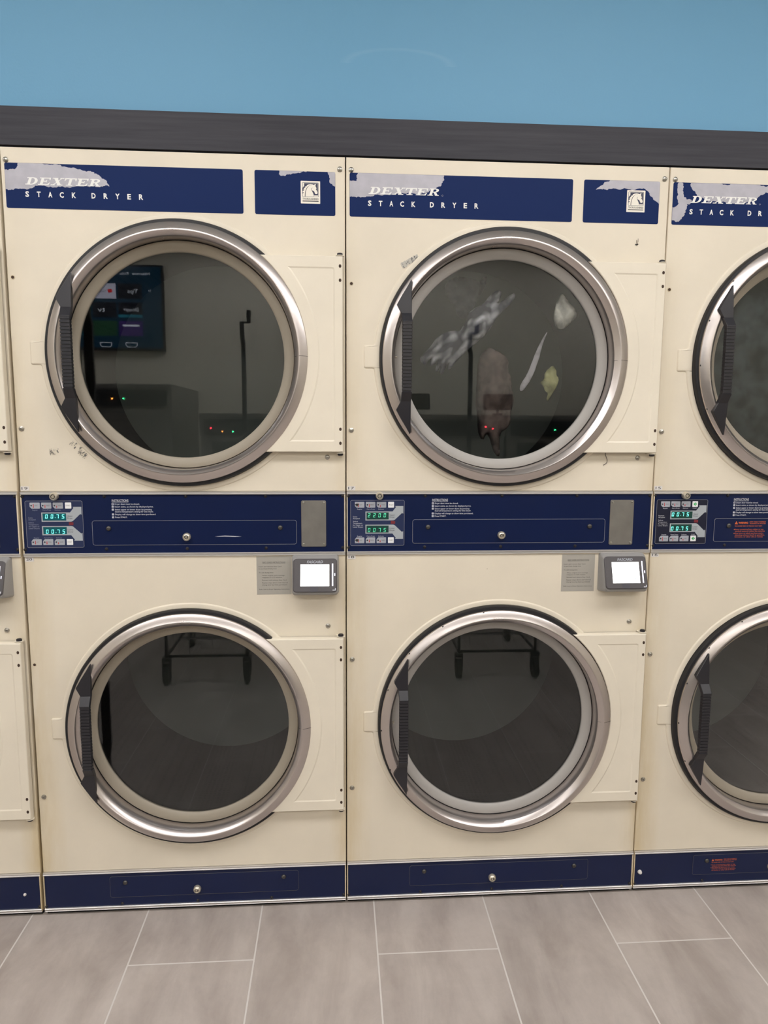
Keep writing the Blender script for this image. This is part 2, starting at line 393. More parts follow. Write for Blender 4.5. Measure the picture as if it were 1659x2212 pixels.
def trim(z0, z1, bottom=False):
    # extruded metal strip with a rolled front edge next to the blue panel
    b = MB(); h = z1-z0
    pr = [(.004, z0), (-.004, z0), (-.0052, z0+h*.12), (-.0052, z0+h*.28), (-.0035, z0+h*.42), (-.0035, z0+h*.86), (-.0045, z0+h*.94), (-.003, z1), (.004, z1)]
    if bottom: pr = [(y, z0+z1-z) for y, z in reversed(pr)]
    n = len(pr); vs = [(x, y, z) for x in (.002, .798) for y, z in pr]
    b.add(vs, [(i, (i+1) % n, n+(i+1) % n, n+i) for i in range(n)] + [tuple(range(n)), tuple(range(2*n-1, n-1, -1))], 'chrome')
    return b
def bezel(dx=0):
    # flat outer flange, crest, short bright bevel, then the deep inner wall; dx shifts the window opening in the rim
    b = MB(); n = 192
    def ring(r, y, c): return [(c+r*cos(2*pi*i/n), y, r*sin(2*pi*i/n)) for i in range(n)]
    pr = [(.300, -.003), (.3065, -.003), (.3082, -.008), (.3078, -.021), (.3066, -.0238), (.3040, -.0256), (.2900, -.0336), (.2878, -.0343), (.2862, -.0343), (.2848, -.0332), (.2768, -.0238), (.2755, -.0205), (.2742, .0040), (.2740, .0095)]
    b.strip([ring(r, y, dx*max(0, min(1, (.2862-r)/.009))) for r, y in pr], 'bezel')
    b.strip([ring(r, y, dx) for r, y in ((.2740, .0095), (.2740, .018), (.2700, .0185))], 'rubber')
    b.tube([(.3085, -.012, .0), (.3076, -.0235, 0), (.3042, -.0262, .0008), (.2878, -.0348, .001), (.2768+dx, -.0245, .0), (.2748+dx, .004, -.001)], .0005, 'rivet', 4)
    return b
def gasket(m):
    def f():
        b = MB(); b.revolve([(.2732, .0180), (.2732, .0120), (.2718, .0100), (.2680, .0092), (.2620, .0098), (.2540, .0125), (.2500, .0150), (.2480, .0172), (.2476, .0195), (.2476, .024)], 0, 0, m, 160); return b
    return f
def seal():
    b = MB(); b.revolve([(.300, .0), (.3158, .0), (.3172, -.006), (.3168, -.0135), (.3145, -.0170), (.3085, -.0175), (.300, -.0175)], 0, 0, 'rubber', 160); return b
def glass():
    b = MB(); b.revolve([(.0005, .020), (.254, .020), (.254, .024), (.0005, .024)], 0, 0, 'glass', 96); return b
def handle():
    b = MB(); rs = []
    def sec(z, xl, xr, yf, yb): rs.append((z, xl, xr, yf, yb))
    arc = lambda z: -sqrt(.3012**2 - z*z)
    sec(.1845, -.2405, -.2392, -.0365, -.030)
    sec(.170, arc(.170), -.2392, -.0385, -.030); sec(.148, arc(.148), -.2390, -.0410, -.030)
    sec(.1262, -.2745, -.2390, -.0430, -.030); sec(.1240, -.2742, -.2390, -.0432, -.031)
    sec(.1050, -.2640, -.2390, -.0445, -.033); sec(.0842, -.2625, -.2388, -.0590, -.044); sec(.0828, -.2625, -.2388, -.0592, -.045)
    n = 20; step = .1636/n
    for k in range(n):
        z = .0818-k*step
        sec(z, -.2622, -.2390, -.0588, -.046); sec(z-step*.70, -.2622, -.2390, -.0588, -.046); sec(z-step*.74, -.2612, -.2400, -.0572, -.046); sec(z-step*.96, -.2612, -.2400, -.0572, -.046)
    for q in [(.0828, -.2625, -.2388, -.0592, -.045), (.0842, -.2625, -.2388, -.0590, -.044), (.1050, -.2640, -.2390, -.0445, -.033), (.1240, -.2742, -.2390, -.0432, -.031), (.1262, -.2745, -.2390, -.0430, -.030), (.148, arc(.148), -.2390, -.0410, -.030), (.170, arc(.170), -.2392, -.0385, -.030), (.1845, -.2405, -.2392, -.0365, -.030)]:
        rs.append((-q[0],)+q[1:])
    loops = [[(xl, yf+.0009, z), (xl+.0009, yf, z), (xr-.0009, yf, z), (xr, yf+.0009, z), (xr, yb, z), (xl, yb, z)] for z, xl, xr, yf, yb in rs]
    b.strip(loops, 'handle'); b.add(loops[0], [tuple(range(6))], 'handle'); b.add(loops[-1], [tuple(range(6))], 'handle')
    # thin frame line on the light facet above the ribs
    return b
def hinge_plate():
    b = MB(); zt, x1 = .2345, .3930; n = 40
    a0 = math.asin(zt/.3055)
    arc = [(.3055*cos(a0-2*a0*k/n), .3055*sin(a0-2*a0*k/n)) for k in range(n+1)]
    p = [(x1, -zt), (x1, zt)] + arc
    p = ccw(p); q = inset(p, .0022); q2 = inset(p, .0006)
    loops = [[(a, -.004, c) for a, c in p], [(a, -.0190, c) for a, c in p], [(a, -.0212, c) for a, c in q2], [(a, -.0222, c) for a, c in q]]
    b.strip(loops, 'cream_door')
    # raised pressing in the middle of the plate (thin ring of slope, then the recessed field)
    R2 = .333; zi, xi = .2085, .3735; a1 = math.asin(zi/R2)
    inn = [(xi, -zi+.005), (xi-.0015, -zi+.0015), (xi-.005, -zi)]
    m_ = 30
    cur = [(R2*cos(-a1+2*a1*k/m_), R2*sin(-a1+2*a1*k/m_)) for k in range(m_+1)]
    inn = [(xi-.006, -zi), (xi-.0015, -zi+.0015), (xi, -zi+.006), (xi, zi-.006), (xi-.0015, zi-.0015), (xi-.006, zi)] + list(reversed(cur))
    inn = ccw(inn)
    # face between the border and the pressing
    bm_o = q; k0 = len(b.v)
    tri = geometry.delaunay_2d_cdt([Vector(v) for v in (bm_o+inn)], [(i, (i+1) % len(bm_o)) for i in range(len(bm_o))] + [(len(bm_o)+i, len(bm_o)+(i+1) % len(inn)) for i in range(len(inn))], [], 0, 1e-7)
    vs = [(v.x, -.0222, v.y) for v in tri[0]]
    def inside(pt, poly):
        c = False
        for i in range(len(poly)):
            x1_, y1_ = poly[i]; x2_, y2_ = poly[i-1]
            if (y1_ > pt[1]) != (y2_ > pt[1]) and pt[0] < (x2_-x1_)*(pt[1]-y1_)/(y2_-y1_)+x1_: c = not c
        return c
    fs = []
    for f in tri[2]:
        cx = sum(tri[0][i].x for i in f)/len(f); cz = sum(tri[0][i].y for i in f)/len(f)
        if inside((cx, cz), bm_o) and not inside((cx, cz), inn): fs.append(tuple(f))
    b.add(vs, fs, 'cream_door')
    i2, i3 = inset(inn, .0015), inset(inn, .0035)
    b.strip([[(a, -.0222, c) for a, c in inn], [(a, -.0216, c) for a, c in i2], [(a, -.0206, c) for a, c in i3]], 'cream_door')
    b.flat(i3, -.0206, 'cream_door')
    # punched notches on the hinge edge
    for z in (.211, .178, -.178, -.2125):
        b.slab([(.3862+.0032*cos(t), z+.0042*sin(t)) for t in [k*pi/6 for k in range(12)]], -.0225, -.0215, 'hole')
    return b
def hinge_pin(s):
    def f():
        b = MB(); z = s*.2375; x, y = .386, -.011
        def rz(prof, m, n=20):
            b.strip([[(x+r*cos(2*pi*i/n), y+r*.9*sin(2*pi*i/n), zz) for i in range(n)] for r, zz in prof], m)
        rz([(.0001, z-.0015*s), (.0105, z-.0015*s), (.0105, z+.0003*s), (.0001, z+.0003*s)], 'cream_door')
        rz([(.0070, z), (.0068, z+.0048*s), (.0050, z+.0062*s), (.0001, z+.0065*s)], 'blackscrew')
        b.box(x-.012, x+.004, -.006, 0, z-.0012, z+.0012, 'cream_door')
        return b
    return f
def screw(m, r=.0055):
    def f():
        b = MB(); b.revolve([(r*1.15, 0), (r*1.15, -.0008), (r, -.0012), (r*.85, -.003), (r*.5, -.0040), (r*.22, -.0042), (r*.18, -.0022), (.0001, -.0022)], 0, 0, m, 20); return b
    return f
def hollow():
    b = MB(); b.revolve([(.0050, -.0001), (.0044, -.0008), (.0036, -.0006), (.0034, .0)], 0, 0, 'cream', 20); b.disc(0, 0, .0036, -.0004, 'hole', 20); return b
def lock():
    b = MB(); r = .0092
    b.revolve([(r*1.05, 0), (r*1.05, -.010), (r*.98, -.0125), (r*.78, -.0145), (r*.60, -.0145), (r*.58, -.012), (r*.42, -.012), (r*.40, -.0138), (.0001, -.0138)], 0, 0, 'lock', 32)
    b.revolve([(r*.585, -.0121), (r*.415, -.0121)], 0, 0, 'black', 24)
    b.box(r*.30, r*.58, -.0142, -.0130, -.0008, .0008, 'black'); return b
def flatlock():
    b = MB(); r = .0092
    b.revolve([(r*1.1, 0), (r*1.1, -.006), (r*.9, -.0095), (r*.6, -.011), (r*.58, -.009), (.0001, -.009)], 0, 0, 'lock', 32)
    b.revolve([(r*.50, -.0091), (r*.36, -.0091)], 0, 0, 'black', 24); b.box(r*.1, r*.42, -.0096, -.0088, -.0008, .0008, 'black'); return b
def rivet():
    b = MB(); b.dome(0, 0, .0062, .0042, 0, 'rivet'); return b
def blue(z0, z1):
    def f():
        b = MB(); b.box(.0042, .7953, -.0006, .004, z0, z1, 'navy'); return b
    return f
# keypad
def keypad(m='keypad'):
    b = MB(); p = rr(.0112, .1490, .9782, 1.0954, .004); b.slab(p, -.0014, 0, m); outline(b, p, .0007, -.0014, 'line', .0003); b.flat([(.1140, 1.0345), (.1250, 1.0345), (.1255, 1.0415), (.1145, 1.0425)], -.0016, 'dullred'); return b
UF = [(.0493, 1.0663), (.1185, 1.0663), (.1272, 1.0776), (.1250, 1.0802), (.1460, 1.0802), (.1460, 1.0606), (.1427, 1.0623), (.1245, 1.0452), (.1215, 1.0438), (.1180, 1.0434), (.0493, 1.0434)]
def arrow(up):
    def f():
        b = MB(); p = UF if up else [(x, 2.0758-z) for x, z in UF]; b.slab(p, -.0019, -.001, 'arrow')
        for k, s_ in enumerate(('Upper' if up else 'Lower', 'Dryer')): b.text(s_, .1112, .1245, (1.0556-.0055*k if up else 1.0216-.0055*k), .0036, -.00205, 'black')
        return b
    return f
SEG = {'0': 'abcdef', '2': 'abged', '7': 'abc', '5': 'afgcd'}
def display(up, digits, mw_, ms, x0, dot):
    def f():
        b = MB(); z1 = 1.0640 if up else 1.0301; zb = z1-.0180
        b.slab([(.0521, zb), (.1086, zb), (.1086, z1), (.0521, z1)], -.0022, -.0015, mw_)
        dz = zb+.0056 if up else zb+.0018; h = .0098; w = .0054; t = .0011
        for i, ch in enumerate(digits):
            X = x0+i*.0133; q = []
            sg = SEG[ch]; z0 = dz; g_ = .0004
            R = {'a': (0, w, h-t, h), 'd': (0, w, 0, t), 'g': (t*.6, w-t*.6, h/2-t/2, h/2+t/2), 'f': (0, t, h/2+g_, h-g_), 'e': (0, t, g_, h/2-g_), 'b': (w-t, w, h/2+g_, h-g_), 'c': (w-t, w, g_, h/2-g_)}
            for s_ in sg:
                a, c, d, e = R[s_]; p = [(a, d), (c, d), (c, e), (a, e)]
                b.flat([(X+px+.12*pz, z0+pz) for px, pz in p], -.00235, ms)
        if dot: b.flat([(x0+.0237, dz+.0016), (x0+.0248, dz+.0016), (x0+.0248, dz+.0026), (x0+.0237, dz+.0026)], -.00235, ms)
        return b
    return f
def tempkey(word, level, up, worn=False):
    def f():
        b = MB(); w, h = .0243, .0149
        p = [(0, 0), (w-.001, 0), (w, .001), (w, h-.001), (w-.001, h), (.001, h), (0, h-.001)]
        p = [(.0045, 0), (w-.001, 0), (w, .001), (w, h-.001), (w-.001, h), (.001, h), (0, h-.001), (0, .0045)]
        if not up: p = [(x, h-z) for x, z in p]
        b.slab(p, -.0021, -.0013, 'silverkey', .0003)
        b.disc(.0040, h/2, .0019, -.00225, 'black', 16)
        b.flat([(.0083, h/2-.0045), (.0100, h/2-.0045), (.0100, h/2-.0045+.0085*level), (.0083, h/2-.0045+.0085*level)], -.00225, 'red')
        b.disc(.00915, h/2-.0040, .0013, -.00226, 'red', 12)
        b.text(word, .0122, .0122+.0022*len(word), h/2-.0013, .0027, -.00225, 'greyprint')
        if worn:
            p2 = [(.0003+.0052*(1+cos(t)*(.9+.25*sin(3*t))), h/2+.0034*sin(t)*(1+.2*cos(4*t))) for t in [k*pi/10 for k in range(20)]]
            b.flat(p2, -.0023, 'rivet'); b.flat([(x*.6+.002, (z-h/2)*.5+h/2+.0006) for x, z in p2], -.0024, 'black')
        return b
    return f
def startkey(kind):
    def f():
        b = MB(); b.slab(rr(0, .0151, 0, .0150, .0015), -.0021, -.0013, 'whitekey', .0003)
        if kind == 'diamond':
            b.flat([(.0075, .0028), (.0122, .0075), (.0075, .0122), (.0028, .0075)], -.00225, 'green')
            b.flat([(.0071, .0050), (.0079, .0050), (.0079, .0100), (.0071, .0100)], -.0023, 'whitekey')
        elif kind == 'worn': b.text('Start', .0022, .0130, .0060, .0032, -.00225, 'black', .2)
        else: b.text('START', .0020, .0131, .0062, .0028, -.00225, 'greyprint')
        return b
    return f
def keypad_print(kind):
    def f():
        b = MB(); y = -.0017; m = 'lab' if kind == 'a' else 'print'
        for x, w in ((.0284, 'Regular'), (.0530, 'Perm.Press'), (.0822, 'Delicate')):
            L_ = {'Regular': .0130, 'Perm.Press': .0200, 'Delicate': .0140}[w]
            b.text(w, x, x+L_, 1.0712, .0026, y, m); b.text(w, x, x+L_, 1.0016, .0026, y, m)
        if kind == 'c':
            for z in (1.0712, 1.0016): b.text('START', .1085, .1195, z, .0026, y, m)
        for k, w in enumerate(['Payment' if kind == 'c' else 'Coins', 'Accepted', 'Select', 'Temperature', 'for Upper or', 'Lower Dryers']):
            z = [1.0516, 1.0470, 1.0396, 1.0348, 1.0300, 1.0252][k]
            b.text(w, .0174, .0174+len(w)*.00215, z, .0030, y, m)
        return b
    return f
def instructions():
    b = MB(); y = -.0009
    b.text('INSTRUCTIONS', .2200, .2605, 1.0925, .0058, y, 'print', 0, .01); b.box(.2200, .2605, y, y+.0002, 1.0910, 1.0915, 'print')
    rows = [('Dryer door must be closed.', .2872, 1.0850, 1), ('Insert coins, as shown by displayed price.', .3208, 1.0783, 2), ('Select upper or lower dryer by pressing', .3165, 1.0713, 3),
            ('desired temperature setting for that dryer.', .3208, 1.0660, 0), ('Display will change to show time purchased.', .3266, 1.0590, 4), ('Press START.', .2565, 1.0520, 5)]
    for w, x1, z, k in rows:
        b.text(w, .2268, x1, z, .0036, y, 'print', 0, .012)
        if k:
            b.flat(rr(.2194, .2242, z-.0006, z+.0042, .0006, 2), y, 'print'); b.text(str(k), .2210, .2226, z+.0003, .0030, y-.0002, 'navy')
    return b
def coin_door(x0, x1, z0, z1, strong):
    def f():
        b = MB(); p = rr(x0, x1, z0, z1, .006); b.slab(p, -.0016, 0, 'navy', .0004); outline(b, p, .0008 if strong else .0005, -.0015, 'line' if strong else 'greyprint', .0003); return b
    return f
def warning(dz, small=False):
    def f():
        b = MB(); y = -.0018; s_ = .82 if small else 1
        X = lambda v: .2265+(v-.2265)*s_*(1.05 if small else 1); Z = lambda v: dz+(v-1.0280)*s_
        b.flat([(X(.2262), Z(1.0310)), (X(.2345), Z(1.0310)), (X(.2303), Z(1.0392))], y, 'orange'); b.text('!', X(.2298), X(.2309), Z(1.0318), .0045*s_, y-.0002, 'navy')
        b.text('WARNING', X(.2365), X(.2625), Z(1.0322), .0052*s_, y, 'orange', 0, .02)
        b.text('DRY ONLY FABRICS', X(.2670), X(.3110), Z(1.0358), .0030*s_, y, 'orange'); b.text('WASHED IN WATER', X(.2670), X(.3110), Z(1.0314), .0030*s_, y, 'orange')
        b.text('TO AVOID RISK OF FIRE DO NOT DRY:', X(.2262), X(.3020), Z(1.0245), .0032*s_, y, 'orange')
        for k, w in enumerate(['Items containing foam rubber or any', 'similarly textured rubber like materials', 'Any items on which you have used a', 'cleaning solvent (such as gasoline,', 'kerosene, or other oils or resins).']):
            b.text(w, X(.2285), X(.3060+.004*(k % 2)), Z(1.0158-.0048*k-(.0008 if k > 1 else 0)), .0031*s_, y, 'orange')
            if k in (0, 2): b.disc(X(.2258), Z(1.0172-.0048*k-(.0008 if k > 1 else 0)), .0012*s_, y, 'orange', 10)
        return b
    return f
def coverplate():
    b = MB(); b.slab(rr(.6868, .7496, .9768, 1.0948, .004), -.0030, 0, 'plate', .0006)
    for x in (.6925, .7440):
        for z in (.9825, 1.0890): b.revolve([(.0030, -.003), (.0028, -.0042), (.0012, -.0046), (.001, -.0036), (.0001, -.0036)], x, z, 'zinc', 14)
    return b
# front badges
def badge(x0, x1):
    def f():
        b = MB(); b.slab(rr(x0, x1, 1.7838, 1.8842, .0042), -.0006, .0005, 'badge'); return b
    return f
def ragged(p, box, amp=.0022, seed=0, lv=4):
    rnd = random.Random(seed); x0, x1, z0, z1 = box; q = list(p)
    def edge(v): return v[0] <= x0+.0006 or v[0] >= x1-.0006 or v[1] <= z0+.0006 or v[1] >= z1-.0006
    q = [(min(max(a, x0), x1), min(max(c, z0), z1)) for a, c in q]
    for l_ in range(lv):
        o = []
        for i in range(len(q)):
            a, c = q[i], q[(i+1) % len(q)]; o.append(a); mx_ = ((a[0]+c[0])/2, (a[1]+c[1])/2)
            d = sqrt((a[0]-c[0])**2+(a[1]-c[1])**2)
            if d < .0012: continue
            if not (edge(a) and edge(c)):
                mx_ = (mx_[0]+rnd.uniform(-1, 1)*min(amp, d*.3), mx_[1]+rnd.uniform(-1, 1)*min(amp, d*.22))
            o.append((min(max(mx_[0], x0), x1), min(max(mx_[1], z0), z1)))
        q = o
    return q
BL_, BR_ = (.0098, .5566, 1.7838, 1.8842), (.5842, .7755, 1.7838, 1.8842)
PATCH = {
 19: [(0, [(0.0404, 1.8842), (0.0907, 1.8842), (0.1459, 1.8790), (0.2016, 1.8703), (0.2191, 1.8633), (0.234, 1.8538), (0.2461, 1.8372), (0.2307, 1.8363), (0.1643, 1.8345), (0.1033, 1.8333), (0.0781, 1.8346), (0.0625, 1.8268), (0.0169, 1.8231), (0.0098, 1.8253), (0.0098, 1.8690), (0.032, 1.8695), (0.0385, 1.8750)]),
      (1, [(0.6421, 1.8842), (0.7187, 1.8842), (0.6842, 1.8793), (0.6498, 1.8723), (0.642, 1.8751)]), (1, [(0.7579, 1.8842), (0.7755, 1.8842), (0.7755, 1.8508), (0.7638, 1.8582), (0.7612, 1.8734)])],
 17: [(0, [(0.0299, 1.8842), (0.2375, 1.8842), (0.2346, 1.8673), (0.2285, 1.8583), (0.1914, 1.8412), (0.0946, 1.8360), (0.0502, 1.8310), (0.0098, 1.8289), (0.0098, 1.8661), (0.0268, 1.8667)]),
      (1, [(0.6344, 1.8782), (0.6535, 1.8842), (0.7755, 1.8842), (0.7755, 1.8306), (0.756, 1.8483), (0.7387, 1.8659), (0.6609, 1.8649), (0.6126, 1.8608)])],
 15: [(0, [(0.0229, 1.8842), (0.0309, 1.8842), (0.0359, 1.8742), (0.0354, 1.8637), (0.0384, 1.8511), (0.0445, 1.845), (0.0583, 1.8432), (0.0564, 1.8368), (0.0464, 1.8323), (0.0449, 1.8196), (0.0421, 1.809), (0.0357, 1.8014), (0.0272, 1.7906), (0.0098, 1.7945), (0.0098, 1.8251), (0.0226, 1.8296), (0.0203, 1.8675)]),
      (0, [(0.0536, 1.8835), (0.10, 1.8842), (0.14, 1.8820), (0.19, 1.8842), (0.2531, 1.8820), (0.38, 1.8815), (0.40, 1.8700), (0.2544, 1.8661), (0.232, 1.8562), (0.1933, 1.8400), (0.1033, 1.8405), (0.0789, 1.8500), (0.0638, 1.8644), (0.054, 1.8747)])],
}
def serif_word(b, x0, x1, z0, z1, y, m):
    # DEXTER in a wide slanted serif, one unit cell per letter
    def quad(l, o): l.append([(o+x, z) for x, z in l.pop()])
    n = 6; adv = 1.0; cell = .93; lets = []
    R = lambda a, c, d, e: [(a, d), (c, d), (c, e), (a, e)]
    arcp = lambda cx, cz, rx, rz, rx2, rz2: [(cx+rx*cos(t), cz+rz*sin(t)) for t in [(-pi/2)+pi*k/14 for k in range(15)]] + [(cx+rx2*cos(t), cz+rz2*sin(t)) for t in [(pi/2)-pi*k/14 for k in range(15)]]
    D = [R(.14, .38, 0, 1), R(0, .5, 0, .13), R(0, .5, .87, 1), arcp(.48, .5, .47, .5, .22, .37)]
    Ee = [R(.14, .38, 0, 1), R(0, .9, 0, .13), R(0, .93, .87, 1), R(.38, .62, .44, .57), R(.60, .66, .34, .68), [(.93, 1), (.93, .66), (.87, .66), (.80, .87)], [(.90, 0), (.96, .36), (.90, .36), (.76, .13)]]
    X_ = [[(.10, 1), (.40, 1), (.90, 0), (.60, 0)], [(.78, 1), (.88, 1), (.22, 0), (.12, 0)], R(0, .48, .89, 1), R(.64, 1, .89, 1), R(0, .36, 0, .11), R(.52, 1, 0, .11)]
    T = [R(.38, .62, 0, 1), R(0, 1, .87, 1), R(.22, .78, 0, .11), [(0, 1), (0, .62), (.06, .62), (.14, .87)], [(1, 1), (1, .62), (.94, .62), (.86, .87)]]
    Rr = [R(.14, .38, 0, 1), R(0, .52, .87, 1), R(0, .5, 0, .11), R(.38, .55, .44, .56), arcp(.52, .72, .36, .28, .13, .16), [(.46, .48), (.66, .50), (.92, .08), (1.04, .08), (1.02, 0), (.70, 0)]]
    for k, l_ in enumerate((D, Ee, X_, T, Ee, Rr)):
        for p in l_:
            W_ = (x1-x0-.0060)/5.95
            b.flat([(x0 + (k*.99 + px*cell)*W_ + .38*pz*(z1-z0), z0+pz*(z1-z0)) for px, pz in p], y-.00002*(l_.index(p)+1), m)
def badge_print(reg):
    def f():
        b = MB(); y = -.0011
        serif_word(b, .0549, .2325, 1.8365, 1.8530, y, 'white')
        if reg:
            b.revolve([(.0018, y), (.0014, y)], .2345, 1.8372, 'print', 16)
        for ch, (xa, xb) in zip('STACKDRYER', [(.0540, .0624), (.0800, .0888), (.1060, .1150), (.1318, .1412), (.1595, .1690), (.2044, .2140), (.2322, .2418), (.2592, .2690), (.2868, .2952), (.3136, .3232)]):
            b.text(ch, xa, xb, 1.8097, .0113, y, 'white', 0, .035)
        return b
    return f
def emblem():
    b = MB(); y = -.0010
    fx = lambda px: .6931+(px-268)/1155*.0463; fz = lambda pz: 1.8622-(pz-318)/1345*.0514
    P = lambda pts: [(fx(a), fz(c)) for a, c in pts]
    b.slab(rr(.6931, .7393, 1.8108, 1.8622, .001, 2), y, -.0005, 'emblem')
    b.flat(rr(fx(345), fx(1335), fz(1268), fz(400), .0022, 4), y-.0001, 'emblem_grey')
    b.flat(P([(375, 1245), (375, 760), (480, 620), (480, 468), (1268, 468), (1290, 1245)]), y-.0002, 'emblem_dark')
    b.flat(P([(385, 430), (470, 440), (470, 610), (385, 720)]), y-.0002, 'emblem')
    b.flat(P([(1055, 1172), (1310, 1172), (1290, 1240), (1055, 1245)]), y-.0003, 'emblem')
    b.flat(P([(380, 1245), (378, 1085), (470, 1005), (382, 1005), (388, 940), (430, 895), (510, 848), (425, 850), (432, 808), (480, 755), (565, 715), (495, 705), (530, 665), (570, 645), (640, 628), (610, 592), (660, 560), (740, 525), (850, 508), (960, 518), (1055, 545), (1110, 505), (1170, 495), (1140, 600), (1170, 670), (1202, 735), (1195, 775), (1150, 790), (1190, 830), (1235, 905), (1268, 1000), (1245, 1072), (1190, 1088), (1130, 1078), (1098, 1010), (1060, 930), (1010, 895), (940, 870), (905, 850), (960, 960), (1010, 1060), (1038, 1160), (1042, 1245)]), y-.0004, 'emblem')
    arc = [(528, 1245), (535, 1080), (560, 920), (610, 780), (690, 665), (790, 590), (935, 558)]
    for i in range(len(arc)-1):
        (a, c), (d, e) = arc[i], arc[i+1]; w = 20 if i < 4 else 12
        b.flat(P([(a-w, c), (a+w, c+4), (d+w, e+4), (d-w, e)]), y-.0005, 'greyprint')
    jaw = [(935, 870), (905, 800), (925, 745), (960, 720)]
    for i in range(3):
        (a, c), (d, e) = jaw[i], jaw[i+1]; b.flat(P([(a-14, c), (a+10, c), (d+10, e), (d-14, e)]), y-.0005, 'greyprint')
    b.text('THOROUGHBRED', fx(375), fx(1325), fz(1440), .0042, y-.0002, 'greyprint', 0, .02)
    b.flat(P([(370, 1495), (1325, 1495), (1325, 1545), (370, 1545)]), y-.0002, 'black')
    return b
def sticker(num, x0, z0):
    def f():
        b = MB(); b.slab(rr(x0, x0+.0208, z0, z0+.0108, .0010, 2), -.0010, 0, 'sticker')
        b.text(num, x0+.0030, x0+.0172, z0+.0026, .0062, -.0013, 'black'); return b
    return f
def foot():
    b = MB(); x = yy = 0
    if 1:
        if 1:
            n = 16; b.strip([[(x+r*cos(2*pi*i/n), yy+r*sin(2*pi*i/n), z) for i in range(n)] for r, z in ((.0001, -B), (.022, -B), (.022, -B+.005), (.008, -B+.006), (.008, .001))], 'blackscrew')
    return b
def gap_shade():
    b = MB(); b.box(.004, .796, .006, .045, -B+.0005, .0, 'dark'); return b  # near-black box painted as the shadow in the gap under the cabinet

